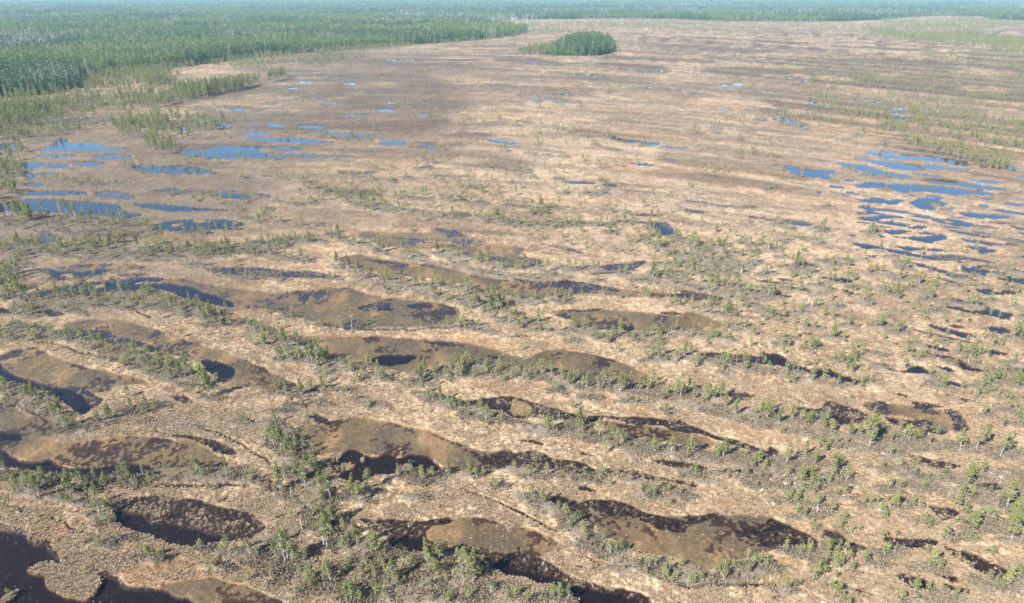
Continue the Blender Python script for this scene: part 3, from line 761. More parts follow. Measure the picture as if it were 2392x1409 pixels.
# the forest and its islands, foot lines
F_MAIN = [(-1400, 300), (-300, 262), (0, 228), (100, 222), (190, 206), (185, 182), (330, 166), (500, 147), (620, 131), (800, 117), (1000, 102),
          (1120, 93), (1200, 84), (1240, 74), (1150, 60), (1130, 50), (1400, 43), (1560, 44), (1700, 50), (1960, 50), (2062, 46), (2120, 40), (2200, 37), (2290, 38), (2310, 45), (2392, 48), (2800, 60), (3600, 70),
          (3600, -18.6), (-1400, -18.6)]
F_ISLE = [(1262, 127), (1262, 117), (1290, 112), (1315, 104), (1340, 99), (1395, 98), (1425, 106), (1439, 117), (1432, 123), (1395, 131), (1300, 131)]
F_TAIL = [(1200, 127), (1215, 121), (1300, 112), (1300, 129), (1240, 128)]
forest = np.zeros((MH, MW))
for p in (F_MAIN, F_ISLE): fill(forest, np.array(p, float))
forest = blur(np.clip(forest, 0, 1), 2, 1)
masks['W'] *= 1 - np.clip(masks['I'], 0, 1) * .95
masks['D'] *= 1 - np.clip(masks['I'], 0, 1) * .8
rim = np.clip(blur(np.clip(masks['M'] + masks['W'] * .5 + masks['D'] * .7, 0, 1), 12, 6), 0, 1)
Wm = blur(masks['W'], 1, 0); Dm = blur(masks['D'], 3, 1); Mm = blur(masks['M'], 4, 2); Im = blur(masks['I'], 2, 1); Lm = masks['L']

def look(m, u, v):
    fx = np.clip(u - MX0 - .5, 0, MW - 1.001); fy = np.clip(v - MY0 - .5, 0, MH - 1.001)
    ix = fx.astype(int); iy = fy.astype(int); fx = fx - ix; fy = fy - iy
    r = (m[iy, ix] * (1 - fx) + m[iy, ix + 1] * fx) * (1 - fy) + (m[iy + 1, ix] * (1 - fx) + m[iy + 1, ix + 1] * fx) * fy
    inside = (u > MX0) & (u < MX1) & (v > MY0) & (v < MY1)
    return np.where(inside, r, 0)

WATER_Z = -0.12

def survey(x, y, fine=True):
    """everything the place has at ground point x, y"""
    r = np.hypot(x, y)
    warp = 0.55 + r * 0.0007
    wx = (fbm(x / 2.6, y / 2.6, 11, 3) - .5) * 2 * warp + (fbm(x / 11, y / 11, 12, 2) - .5) * 0.9
    wy = (fbm(x / 2.6, y / 2.6, 13, 3) - .5) * 2 * warp + (fbm(x / 11, y / 11, 14, 2) - .5) * 0.9
    u, v, d = px(x + wx, y + wy)
    ok = y > 20
    u = np.where(ok, u, -9999)
    s = {k: look(m, u, v) for k, m in (('W', Wm), ('D', Dm), ('M', Mm), ('I', Im), ('L', Lm), ('heath', heath), ('dark', dark),
                                       ('str', strz), ('left', left), ('sliv', sliv), ('ochre', ochre), ('pale', pale), ('lichen', lichen), ('forest', forest), ('rim', rim))}
    beyond = (r > 7800)
    s['forest'] = np.where(beyond, 1.0, s['forest'])
    s['r'] = r
    near = 1 - sst(110, 420, r)
    s['near'] = near
    ph = phi(x, y)
    wobble = (fbm(x / 55, y / 55, 31, 3) - .5) * 10
    n1 = fbm((ph + wobble) / 7.5, x / 75 + y / 190, 41, 3)
    n2 = fbm((ph + wobble) / 22, x / 190 + y / 400, 42, 3)
    def lines(lam, along, seed, wdt):
        q = fbm((ph + wobble) / lam, (x * .85 + y * .5) / along, seed, 2)
        return sst(1 - wdt, 1, 1 - np.abs(q - .5) * 4)
    fl = sst(300, 700, r)
    s['streak'] = np.maximum(lines(17, 140, 41, .60) * (1 - fl), lines(38, 420, 46, .78) * fl)
    s['streak'] = np.maximum(s['streak'], .8 * lines(30, 260, 49, .30)) * sst(.30, .46, fbm(x / 50, y / 50, 50, 2))
    s['mot'] = fbm(ph / 5 + wobble / 9, x / 13, 47, 3); s['mot2'] = fbm((ph + wobble) / 15, x / 55, 48, 3)
    s['bstreak'] = sst(0.50, 0.64, n2)
    s['lowstreak'] = sst(0.57, 0.68, fbm((ph + wobble) / 6.5, x / 60 + y / 120, 44, 3))
    t1 = fbm(x / 0.62, y / 0.62, 51, 2)
    t0 = vn(x / 0.36, y / 0.36, 53) * .6 + vn(x / 0.21, y / 0.21, 54) * .4
    s['fine'] = np.where(r < 220, t0, .5 + (t0 - .5) * .6)
    t2 = fbm(x / 1.7, y / 1.7, 52, 2)
    s['tus'] = sst(.32, .72, t1)
    s['tus2'] = sst(.3, .7, t2)
    s['patch'] = fbm(x / 9, y / 9, 61, 3)
    s['big'] = fbm(x / 60, y / 60, 62, 3)
    # the procedural pools and puddles of the string country
    sl = lines(8, 46, 75, .34) * sst(.46, .56, fbm(x / 17, y / 17, 76, 2))
    s['sl'] = s['sliv'] * sl * (1 - sst(.3, .7, s['heath']))
    s['wsd'] = .0 * s['str'] * s['lowstreak'] * (1 - s['streak']) * sst(.56, .66, fbm(x / 45, y / 45, 71, 2)) * (1 - s['forest'])
    return s

def height(s, x, y):
    A = 0.25 + 0.75 * s['near']
    z = 0.06 + (s['patch'] - .5) * 0.22 + (s['tus'] * 0.09 + s['fine'] * .14 + s['tus2'] * 0.10 - 0.12) * A
    z += s['heath'] * (0.22 + 0.30 * fbm(x / 2.2, y / 2.2, 81, 2)) * (1 - s['D']) * (1 - s['W'])
    z += s['str'] * s['streak'] * 0.45
    z -= s['rim'] * 0.05
    m = np.clip(s['M'] + (s['fine'] - .5) * .4 * s['near'], 0, 1)
    zm = -0.096 + (s['tus'] - .5) * 0.045 * A + (fbm(x / 5, y / 5, 82, 3) - .5) * 0.16
    z = z * (1 - sst(.25, .6, m)) + zm * sst(.25, .6, m)
    dd = sst(.25, .75, s['D'])
    zd = -0.158 + .034 * (1 - s['near']) + (s['fine'] - .5) * (0.26 + .14 * (1 - s['near'])) + (s['tus'] - .5) * .05 + (fbm(x / 3.3, y / 3.3, 83, 3) - .5) * 0.16
    z = z * (1 - dd) + zd * dd
    w = sst(.18, .55, s['W'] + (s['fine'] - .5) * 0.22 * A + (s['patch'] - .5) * .3 * s['near'])
    zw = -0.42 + (s['fine'] - .5) * 0.16 * A + (fbm(x / 7, y / 7, 85, 3) - .5) * .42
    z = z * (1 - w) + zw * w
    isl = sst(.3, .6, s['I'])
    z = z * (1 - isl) + (0.0 + (s['tus'] - .5) * .1) * isl
    z = np.where(s['L'] > 0, z - sst(.2, .8, s['L']) * (0.20 + .2 * sst(.35, .6, fbm(x / 1.5, y / 1.5, 84, 2))) * np.where(z > -.1, 1, 0), z)
    z = z - sst(.35, .75, s['sl']) * 0.42 - s['wsd'] * 0.32 * (1 - s['near'])
    z = z * (1 - s['forest']) + s['forest'] * 0.3
    return z

def mixc(c, d, t):
    return c * (1 - t[:, None]) + np.array(d) * t[:, None]

def colour(s, x, y, z):
    n = len(x)
    c = np.tile(np.array([0.46, 0.305, 0.19]), (n, 1))
    g = fbm(x / 3.1, y / 3.1, 91, 3); g2 = fbm(x / 26, y / 26, 92, 3)
    c = mixc(c, (0.37, 0.225, 0.115), sst(.45, .7, g2) * .55)             # rusty brown carpet
    c = mixc(c, (0.52, 0.39, 0.245), sst(.48, .72, g) * .6)                # straw
    c = mixc(c, (0.33, 0.22, 0.15), sst(.52, .75, fbm(x / 5, y / 5, 94, 3)) * .5)
    c = mixc(c, (0.50, 0.36, 0.25), s['pale'] * .55)
    c = mixc(c, (0.24, 0.165, 0.115), sst(.50, .34, s['mot']) * .55 * (.35 + .65 * sst(80, 260, s['r'])))
    c = mixc(c, (0.58, 0.42, 0.26), sst(.54, .70, s['mot']) * .45)
    c = mixc(c, (0.30, 0.23, 0.175), sst(.49, .36, s['mot2']) * .4 * sst(120, 350, s['r']))
    c = mixc(c, (0.44, 0.25, 0.115), sst(.56, .70, s['mot2']) * .4 * sst(120, 350, s['r']))
    # tussock tops are bleached straw, the gaps between them dark brown
    k = (s['tus'] * .3 + s['tus2'] * .25 + s['fine'] * .45)
    amp = .30 + .70 * s['near']
    c = mixc(c, (0.13, 0.08, 0.045), sst(.46, .24, k) * .6 * amp)
    c = mixc(c, (0.72, 0.54, 0.35), sst(.56, .76, k) * .65 * amp)
    c = mixc(c, (0.43, 0.21, 0.085), np.clip(s['ochre'] * sst(.45, .68, fbm(x / 4.5, y / 4.5, 93, 3)) * .8 + .5 * s['rim'] * sst(.45, .7, g), 0, 1) * (1 - .6 * s['dark']))
    c = mixc(c, (0.15, 0.115, 0.09), np.clip(s['dark'] * (.40 + .75 * sst(.36, .62, fbm(phi(x, y) / 16, x / 45, 95, 4))), 0, .9))
    c = c * (1 - .17 * s['left'][:, None])
    c = mixc(c, (0.20, 0.15, 0.12), .55 * s['left'] * sst(.46, .62, fbm(phi(x, y) / 9, x / 26, 131, 3)))
    hn = fbm(x / 1.6, y / 1.6, 96, 3)
    hc = np.stack([0.255 + .18 * (hn - .5), 0.205 + .14 * (hn - .5), 0.165 + .10 * (hn - .5)], 1)
    hc = hc * (1 - .30 * s['left'][:, None])
    t = np.clip(sst(.10, .6, s['heath'] + (g - .5) * .6) * .92, 0, 1)[:, None]
    c = c * (1 - t) + hc * t
    far = sst(150, 500, s['r'])
    c = mixc(c, (0.135, 0.09, 0.066), np.clip(s['str'] * s['streak'] * (.6 + .7 * far), 0, .95))
    c = mixc(c, (0.15, 0.085, 0.055), s['str'] * s['lowstreak'] * .6 * far)
    c = mixc(c, (0.26, 0.19, 0.135), s['bstreak'] * .45 * sst(120, 300, s['r']))
    # peat flats
    m = sst(.18, .82, s['M'] + (g - .5) * .55 + (s['fine'] - .5) * .5 * (.3 + .7 * s['near']))
    mf = fbm(x / 4.2, y / 9, 97, 4); mg = fbm(x / 15, y / 15, 98, 2)
    mc = np.stack([0.185 + 0 * mf, 0.122 + 0 * mf, 0.058 + 0 * mf], 1)
    mc = mixc(mc, (0.14, 0.105, 0.058), sst(.45, .62, mg) * .65)
    mc = mixc(mc, (0.38, 0.225, 0.095), sst(.53, .72, mf) * .6)
    mc = mixc(mc, (0.10, 0.078, 0.06), sst(.46, .30, mf) * .6)
    mc = mixc(mc, (0.44, 0.32, 0.19), sst(.70, .82, s['fine']) * .30)
    mc = mixc(mc, (0.08, 0.06, 0.04), sst(.36, .2, s['fine']) * .4)
    c = c * (1 - m[:, None]) + mc * m[:, None]
    # black pools with tussocks
    dd = sst(.15, .8, s['D'] + (s['fine'] - .5) * .5)
    dc = np.stack([0.17 + 0 * mf, 0.125 + 0 * mf, 0.088 + 0 * mf], 1)
    dc = mixc(dc, (0.34, 0.20, 0.10), sst(.0, .16, z + .08) * .8)
    c = c * (1 - dd[:, None]) + dc * dd[:, None]
    isl = sst(.25, .55, s['I'])
    ic = mixc(np.tile(np.array([0.26, 0.185, 0.075]), (n, 1)), (0.40, 0.25, 0.12), sst(.45, .7, g))
    c = c * (1 - isl[:, None]) + ic * isl[:, None]
    # lichen and cotton-grass specks
    lw = vn(x / .45, y / .45, 99) * (.5 + .5 * vn(x / 1.4, y / 1.4, 100))
    thr = .90 - .30 * s['lichen']
    c = mixc(c, (0.72, 0.70, 0.60), sst(thr, thr + .06, lw) * (1 - m) * (1 - dd) * s['near'])
    c = mixc(c, (0.48, 0.36, 0.22), sst(.88, .94, lw) * m * .8 * s['near'])
    c = mixc(c, (0.035, 0.028, 0.022), sst(.2, .8, s['L']) * .8)
    # peat under water; deeper beds painted darker for the light water absorbs
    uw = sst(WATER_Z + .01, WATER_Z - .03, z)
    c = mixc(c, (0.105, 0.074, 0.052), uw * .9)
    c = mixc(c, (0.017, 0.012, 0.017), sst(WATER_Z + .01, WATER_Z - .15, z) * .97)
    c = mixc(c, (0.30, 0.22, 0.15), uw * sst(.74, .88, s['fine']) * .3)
    # forest floor with its heath openings
    fo = sst(450, 1800, s['r'])
    fc = mixc(np.tile(np.array([0.075, 0.075, 0.045]), (n, 1)), (0.042, 0.058, 0.030), fo)
    fc = mixc(fc, (0.20, 0.17, 0.13), sst(.56, .64, fbm(x / 300, y / 420, 303, 3)) * sst(900, 1600, s['r']))
    c = c * (1 - s['forest'][:, None]) + fc * s['forest'][:, None]
    rough = np.clip(.95 - .45 * m - .3 * dd, .35, 1)
    c = c * (1 + .50 * (vn(x / .9, y / .9, 121) - .5) * (1 - .5 * s['near']) + .40 * (fbm(x / 3.7, y / 3.7, 122, 2) - .5) + .35 * (fbm((ph_ := phi(x, y)) / 6, x / 22, 123, 2) - .5) * sst(150, 500, s['r']))[:, None]
    lum = c.mean(1, keepdims=True)
    c = (c * 1.0 + (c - lum) * -.13) * np.array([.695, .685, .61])
    return np.clip(c, 0.004, .85), rough

# ------------------------------------------------------------------ materials
def new_mat(name):
    m = bpy.data.materials.new(name); m.use_nodes = True
    nt = m.node_tree; b = nt.nodes['Principled BSDF']
    return m, nt, b

def node(nt, t, **kw):
    n = nt.nodes.new(t)
    for k, v in kw.items(): setattr(n, k, v)
    return n

def mat_ground():
    m, nt, b = new_mat('bog_ground')
    at_ = node(nt, 'ShaderNodeAttribute', attribute_name='albedo')
    ar = node(nt, 'ShaderNodeAttribute', attribute_name='dull')
    geo = node(nt, 'ShaderNodeNewGeometry')
    n1 = node(nt, 'ShaderNodeTexNoise'); n1.inputs['Scale'].default_value = 5.5; n1.inputs['Detail'].default_value = 3
    n2 = node(nt, 'ShaderNodeTexNoise'); n2.inputs['Scale'].default_value = 1.3; n2.inputs['Detail'].default_value = 4
    for n in (n1, n2): nt.links.new(geo.outputs['Position'], n.inputs['Vector'])
    mr = node(nt, 'ShaderNodeMapRange'); mr.inputs[1].default_value = .3; mr.inputs[2].default_value = .7; mr.inputs[3].default_value = .62; mr.inputs[4].default_value = 1.38
    nt.links.new(n1.outputs['Fac'], mr.inputs[0])
    mr2 = node(nt, 'ShaderNodeMapRange'); mr2.inputs[1].default_value = .3; mr2.inputs[2].default_value = .7; mr2.inputs[3].default_value = .82; mr2.inputs[4].default_value = 1.18
    nt.links.new(n2.outputs['Fac'], mr2.inputs[0])
    mu = node(nt, 'ShaderNodeMath', operation='MULTIPLY'); nt.links.new(mr.outputs[0], mu.inputs[0]); nt.links.new(mr2.outputs[0], mu.inputs[1])
    sc_ = node(nt, 'ShaderNodeVectorMath', operation='SCALE')
    nt.links.new(at_.outputs['Color'], sc_.inputs[0]); nt.links.new(mu.outputs[0], sc_.inputs['Scale'])
    nt.links.new(sc_.outputs[0], b.inputs['Base Color'])
    nt.links.new(ar.outputs['Fac'], b.inputs['Roughness'])
    b.inputs['Specular IOR Level'].default_value = 0.25
    bp = node(nt, 'ShaderNodeBump'); bp.inputs['Strength'].default_value = .7; bp.inputs['Distance'].default_value = .12
    nt.links.new(n1.outputs['Fac'], bp.inputs['Height']); nt.links.new(bp.outputs[0], b.inputs['Normal'])
    return m

def mat_water():
    m, nt, b = new_mat('peat_water')
    nt.nodes.remove(b)
    geo = node(nt, 'ShaderNodeNewGeometry')
    n1 = node(nt, 'ShaderNodeTexNoise'); n1.inputs['Scale'].default_value = 2.2; n1.inputs['Detail'].default_value = 2
    nt.links.new(geo.outputs['Position'], n1.inputs['Vector'])
    bp = node(nt, 'ShaderNodeBump'); bp.inputs['Strength'].default_value = .25; bp.inputs['Distance'].default_value = .06
    nt.links.new(n1.outputs['Fac'], bp.inputs['Height'])
    gl = node(nt, 'ShaderNodeBsdfGlossy'); gl.inputs['Roughness'].default_value = .05; gl.inputs['Color'].default_value = (.80, .96, 1, 1); nt.links.new(bp.outputs[0], gl.inputs['Normal'])  # blue tint painted into the reflection to deepen the mirrored sky
    tr = node(nt, 'ShaderNodeBsdfTransparent'); tr.inputs['Color'].default_value = (0.74, 0.67, 0.65, 1)
    # Schlick's law with |N.I|, so that sunlight also gets out of the water again
    dt = node(nt, 'ShaderNodeVectorMath', operation='DOT_PRODUCT'); nt.links.new(bp.outputs[0], dt.inputs[0]); nt.links.new(geo.outputs['Incoming'], dt.inputs[1])
    ab = node(nt, 'ShaderNodeMath', operation='ABSOLUTE'); nt.links.new(dt.outputs['Value'], ab.inputs[0])
    om = node(nt, 'ShaderNodeMath', operation='SUBTRACT'); om.inputs[0].default_value = 1; nt.links.new(ab.outputs[0], om.inputs[1])
    pw = node(nt, 'ShaderNodeMath', operation='POWER'); nt.links.new(om.outputs[0], pw.inputs[0]); pw.inputs[1].default_value = 5
    fr = node(nt, 'ShaderNodeMath', operation='MULTIPLY_ADD', use_clamp=True); nt.links.new(pw.outputs[0], fr.inputs[0]); fr.inputs[1].default_value = .977; fr.inputs[2].default_value = .023
    ms = node(nt, 'ShaderNodeMixShader'); nt.links.new(fr.outputs[0], ms.inputs[0]); nt.links.new(tr.outputs[0], ms.inputs[1]); nt.links.new(gl.outputs[0], ms.inputs[2])
    nt.links.new(ms.outputs[0], nt.nodes['Material Output'].inputs['Surface'])
    return m

def mat_leaf(name, c1, c2, trans=.25):
    m, nt, b = new_mat(name)
    oi = node(nt, 'ShaderNodeObjectInfo'); geo = node(nt, 'ShaderNodeNewGeometry')
    mx = node(nt, 'ShaderNodeMix', data_type='RGBA')
    n1 = node(nt, 'ShaderNodeTexNoise'); n1.inputs['Scale'].default_value = .9
    nt.links.new(geo.outputs['Position'], n1.inputs['Vector'])
    ad = node(nt, 'ShaderNodeMath', operation='ADD'); nt.links.new(oi.outputs['Random'], ad.inputs[0]); nt.links.new(n1.outputs['Fac'], ad.inputs[1])
    mr = node(nt, 'ShaderNodeMapRange'); mr.inputs[1].default_value = .4; mr.inputs[2].default_value = 1.6
    nt.links.new(ad.outputs[0], mr.inputs[0]); nt.links.new(mr.outputs[0], mx.inputs[0])
    mx.inputs[6].default_value = (*c1, 1); mx.inputs[7].default_value = (*c2, 1)
    nt.links.new(mx.outputs[2], b.inputs['Base Color'])
    b.inputs['Roughness'].default_value = .6; b.inputs['Specular IOR Level'].default_value = .25
    tr = node(nt, 'ShaderNodeBsdfTranslucent'); nt.links.new(mx.outputs[2], tr.inputs['Color'])
    ms = node(nt, 'ShaderNodeMixShader'); ms.inputs[0].default_value = trans
    nt.links.new(b.outputs[0], ms.inputs[1]); nt.links.new(tr.outputs[0], ms.inputs[2])
    nt.links.new(ms.outputs[0], nt.nodes['Material Output'].inputs['Surface'])
    return m

def mat_bark(name, c1, c2):
    m, nt, b = new_mat(name)
    geo = node(nt, 'ShaderNodeNewGeometry'); mx = node(nt, 'ShaderNodeMix', data_type='RGBA')
    n1 = node(nt, 'ShaderNodeTexNoise'); n1.inputs['Scale'].default_value = 3.0; n1.inputs['Detail'].default_value = 3
    nt.links.new(geo.outputs['Position'], n1.inputs['Vector']); nt.links.new(n1.outputs['Fac'], mx.inputs[0])
    mx.inputs[6].default_value = (*c1, 1); mx.inputs[7].default_value = (*c2, 1)
    nt.links.new(mx.outputs[2], b.inputs['Base Color']); b.inputs['Roughness'].default_value = .85
    b.inputs['Specular IOR Level'].default_value = .2
    return m

M = {'ground': mat_ground(), 'water': mat_water(),
     'pine': mat_leaf('pine_needles', (0.180, 0.200, 0.068), (0.32, 0.325, 0.115), .3),
     'spruce': mat_leaf('spruce_needles', (0.035, 0.085, 0.032), (0.090, 0.155, 0.050), .15),
     'fpine': mat_leaf('forest_pine_needles', (0.075, 0.135, 0.038), (0.175, 0.245, 0.060), .2),
     'heath': mat_leaf('heath_leaves', (0.15, 0.125, 0.075), (0.29, 0.235, 0.175), .2),
     'bark': mat_bark('grey_pine_bark', (0.20, 0.17, 0.15), (0.38, 0.34, 0.31)),
     'twig': mat_bark('grey_dead_twigs', (0.26, 0.235, 0.215), (0.42, 0.39, 0.37)),
     'dead': mat_bark('bleached_dead_wood', (0.50, 0.48, 0.45), (0.68, 0.66, 0.63)),
     'birch': mat_bark('white_birch_bark', (0.42, 0.40, 0.38), (0.72, 0.70, 0.67)),
     'fbirch': mat_bark('grey_forest_bark', (0.20, 0.17, 0.16), (0.36, 0.32, 0.30)),
     'sedge': mat_leaf('bleached_sedge', (0.30, 0.225, 0.14), (0.47, 0.37, 0.25), .35)}

def mesh_from(name, verts, faces, mats, fmat=None, smooth=False):
    me = bpy.data.meshes.new(name)
    me.from_pydata([tuple(map(float, v)) for v in verts], [], faces)
    for m in mats: me.materials.append(m)
    if fmat is not None: me.polygons.foreach_set('material_index', np.array(fmat, np.int32))
    if smooth: me.polygons.foreach_set('use_smooth', np.ones(len(faces), bool))
    me.update()
    return me

# ------------------------------------------------------------------ ground: one sheet out past the horizon, finest near the flight path
def build_ground():
    st = 0.00135
    dep = []
    a = R(51.0)
    while a > R(0.33):
        dep.append(a); a -= st * (1.0 if a > R(3) else 0.8)
    rr = [CAM_H / math.tan(q) for q in dep]
    rr = [6, 20, 34, 47, 55] + rr
    rr += [14500, 17000]
    rr = np.array(rr)
    fa = np.arange(-49.5, 49.5, math.degrees(0.00158))
    ang = np.concatenate([fa, np.arange(51, 309, 4.0)])
    ang = np.radians(90 - ang)
    na, nr = len(ang), len(rr)
    AA, RR = np.meshgrid(ang, rr)
    RR = RR * (1 + (rng.random(RR.shape) - .5) * .0008)
    x = (RR * np.cos(AA)).ravel(); y = (RR * np.sin(AA)).ravel()
    s = survey(x, y); z = height(s, x, y)
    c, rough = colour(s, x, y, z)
    n = na * nr
    co = np.empty((n + 1, 3), np.float32); co[:n, 0] = x; co[:n, 1] = y; co[:n, 2] = z; co[n] = (0, 0, 0.05)
    i, j = np.meshgrid(np.arange(nr - 1), np.arange(na), indexing='ij'); i = i.ravel(); j = j.ravel(); j2 = (j + 1) % na
    q = np.stack([i * na + j, i * na + j2, (i + 1) * na + j2, (i + 1) * na + j], 1).astype(np.int32)
    tj = np.arange(na); tri = np.stack([np.full(na, n), (tj + 1) % na, tj], 1).astype(np.int32)
    me = bpy.data.meshes.new('ground')
    me.vertices.add(n + 1); me.vertices.foreach_set('co', co.ravel())
    nl = q.size + tri.size
    me.loops.add(nl); me.loops.foreach_set('vertex_index', np.concatenate([q.ravel(), tri.ravel()]))
    me.polygons.add(len(q) + len(tri))
    ls = np.concatenate([np.arange(len(q)) * 4, len(q) * 4 + np.arange(len(tri)) * 3]).astype(np.int32)
    me.polygons.foreach_set('loop_start', ls)
    me.update(calc_edges=True)
    me.polygons.foreach_set('use_smooth', np.ones(len(me.polygons), bool))
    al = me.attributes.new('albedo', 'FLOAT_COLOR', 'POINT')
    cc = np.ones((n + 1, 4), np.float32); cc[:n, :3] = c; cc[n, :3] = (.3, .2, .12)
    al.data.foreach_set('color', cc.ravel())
    du = me.attributes.new('dull', 'FLOAT', 'POINT')
    rf = np.ones(n + 1, np.float32); rf[:n] = rough
    du.data.foreach_set('value', rf)
    me.materials.append(M['ground'])
    me.update()
    if me.polygons[0].normal.z < 0: me.flip_normals()
    o = bpy.data.objects.new('ground', me); COL.objects.link(o); o['kind'] = 'structure'
    return o
build_ground()

# dark peat water standing in every hollow of the mire, out to where the forest begins
wv = []; nseg = 48
for r_ in (0, 900, 7000):
    for k in range(nseg if r_ else 1):
        a_ = 2 * math.pi * k / nseg
        wv.append((r_ * math.cos(a_), r_ * math.sin(a_), WATER_Z))
wf = [(0, 1 + k, 1 + (k + 1) % nseg) for k in range(nseg)] + [(1 + k, 1 + nseg + k, 1 + nseg + (k + 1) % nseg, 1 + (k + 1) % nseg) for k in range(nseg)]
wo = bpy.data.objects.new('water', mesh_from('water', wv, wf, [M['water']])); COL.objects.link(wo); wo['kind'] = 'structure'

# ------------------------------------------------------------------ tree builders (unit height 1, scaled by the empties)
def tube(V, F, FM, p, q, r0, r1, n, mi):
    p = Vector(p); q = Vector(q); d = (q - p).normalized()
    a = d.orthogonal().normalized(); b = d.cross(a); k = len(V)
    for (c, r) in ((p, r0), (q, r1)):
        for i in range(n):
            t = 2 * math.pi * i / n
            V.append(c + a * (math.cos(t) * r) + b * (math.sin(t) * r))
    for i in range(n):
        F.append((k + i, k + (i + 1) % n, k + n + (i + 1) % n, k + n + i)); FM.append(mi)
    if r1 > 1e-4:
        F.append(tuple(k + n + i for i in range(n))); FM.append(mi)

def tuft(V, F, FM, c, size, n, mi, rnd, up=.5):
    for _ in range(n):
        d = Vector((rnd.gauss(0, 1), rnd.gauss(0, 1), rnd.gauss(0, .7))).normalized()
        o = Vector(c) + d * size * rnd.random() * .8
        a = Vector((rnd.gauss(0, 1), rnd.gauss(0, 1), rnd.gauss(0, 1) + up)).normalized() * size * rnd.uniform(.55, 1)
        b = a.cross(d).normalized() * size * rnd.uniform(.25, .5)
        k = len(V)
        V.extend((o - a * .5 - b, o - a * .5 + b, o + a * .5 + b * .3, o + a * .5 - b * .3)); F.append((k, k + 1, k + 2, k + 3)); FM.append(mi)

def profile(kind, s):
    if kind == 'cone': return 1.05 - .95 * s
    if kind == 'round': return math.sqrt(max(0.02, 1 - (s * 1.0) ** 2)) * (.72 + .28 * math.sin(math.pi * min(1, s * 1.4)))
    return (1 - s) ** .65 * (.85 + .3 * s) + .1

def pine_parts(seed, t0=.34, R0=.20, kind='egg', lev=11, br=5, tufts=3, leaves=7, size=.042, dead=26, lean=.05, twig=True):
    rnd = random.Random(seed)
    tv, tf, tm = [], [], []; bv, bf, bm = [], [], []; cv, cf, cm = [], [], []
    lx, ly = rnd.uniform(-lean, lean), rnd.uniform(-lean, lean)
    def ax(t): return Vector((lx * t * t + .012 * math.sin(7 * t + seed), ly * t * t + .012 * math.cos(6 * t + seed), t))
    N = 6; r0 = .0165
    for i in range(N):
        a, b = i / N * .97, (i + 1) / N * .97
        p = ax(a); p.z = a - (.03 if i == 0 else 0)
        tube(tv, tf, tm, p, ax(b), r0 * (1 - a) + .003, r0 * (1 - b) + .003, 6, 0)
    for i in range(dead):                                        # bare lower limbs
        t = rnd.uniform(.10, t0 + .25); p = ax(t); an = rnd.uniform(0, 6.283); L = R0 * rnd.uniform(.45, 1.0) * (.5 + t)
        q = p + Vector((math.cos(an) * L, math.sin(an) * L, rnd.uniform(-.03, .05)))
        tube(bv, bf, bm, p, q, .0065, .0028, 3, 0)
        if twig:
            for _ in range(2):
                m_ = p.lerp(q, rnd.uniform(.4, .9)); q2 = m_ + Vector((rnd.gauss(0, .035), rnd.gauss(0, .035), rnd.gauss(.01, .02)))
                tube(bv, bf, bm, m_, q2, .0028, .0012, 3, 0)
    for i in range(lev):
        s = (i + rnd.random() * .6) / lev; t = t0 + (1 - t0) * s * .97
        rad = R0 * profile(kind, s); p = ax(t)
        nb = max(2, int(br * (1.15 - .6 * s) + rnd.random()))
        a0 = rnd.uniform(0, 6.283)
        for j in range(nb):
            if rnd.random() < .24: continue
            an = a0 + j * 6.283 / nb + rnd.uniform(-.35, .35); L = rad * rnd.uniform(.55, 1.15)
            q = p + Vector((math.cos(an) * L, math.sin(an) * L, L * rnd.uniform(.05, .45)))
            tube(bv, bf, bm, p, q, .0045, .0015, 3, 0)
            for k in range(tufts):
                w = 1 - k * .27 if tufts > 1 else .8
                c = p.lerp(q, w) + Vector((rnd.gauss(0, .014), rnd.gauss(0, .014), rnd.gauss(.006, .008)))
                tuft(cv, cf, cm, c, size * rnd.uniform(.75, 1.2) * (1 if s < .85 else .75), leaves, 0, rnd)
    tuft(cv, cf, cm, ax(.985), size * .7, leaves, 0, rnd, 1.5)
    return (tv, tf, tm), (bv, bf, bm), (cv, cf, cm)

def joined(name, parts, mats):
    V, F, FM = [], [], []
    for mi, (v, f, _) in enumerate(parts):
        k = len(V); V += v; F += [tuple(i + k for i in q) for q in f]; FM += [mi] * len(f)
    return bpy.data.objects.new(name, mesh_from(name, V, F, mats, FM))

# big pines, six shapes, each with trunk, dead_branches and crown
PINE_KINDS = [
    dict(seed=3, t0=.32, R0=.19, kind='egg', lev=11, br=5),
    dict(seed=8, t0=.42, R0=.17, kind='egg', lev=10, br=5, tufts=3, lean=.09),
    dict(seed=15, t0=.25, R0=.17, kind='cone', lev=12, br=5, dead=18),
    dict(seed=21, t0=.34, R0=.22, kind='round', lev=10, br=6, tufts=4, size=.042, lean=.10),
    dict(seed=34, t0=.40, R0=.17, kind='egg', lev=9, br=4, tufts=3, dead=22, lean=.12),
    dict(seed=55, t0=.20, R0=.20, kind='cone', lev=12, br=6, tufts=3, size=.05, dead=16)]
pine_meshes = []
for i, kw in enumerate(PINE_KINDS):
    a, b, c = pine_parts(**kw)
    pine_meshes.append((mesh_from('trunk', a[0], a[1], [M['bark']], a[2], True), mesh_from('branches', b[0], b[1], [M['twig']]), mesh_from('crown', c[0], c[1], [M['pine']])))

def ground_z(xs, ys):
    xs = np.atleast_1d(np.asarray(xs, float)); ys = np.atleast_1d(np.asarray(ys, float))
    s = survey(xs, ys); return height(s, xs, ys), s

def empty(name, loc, rz, sc):
    o = bpy.data.objects.new(name, None); o.empty_display_size = .5
    o.location = loc; o.rotation_euler = (0, 0, rz); o.scale = sc; COL.objects.link(o); return o

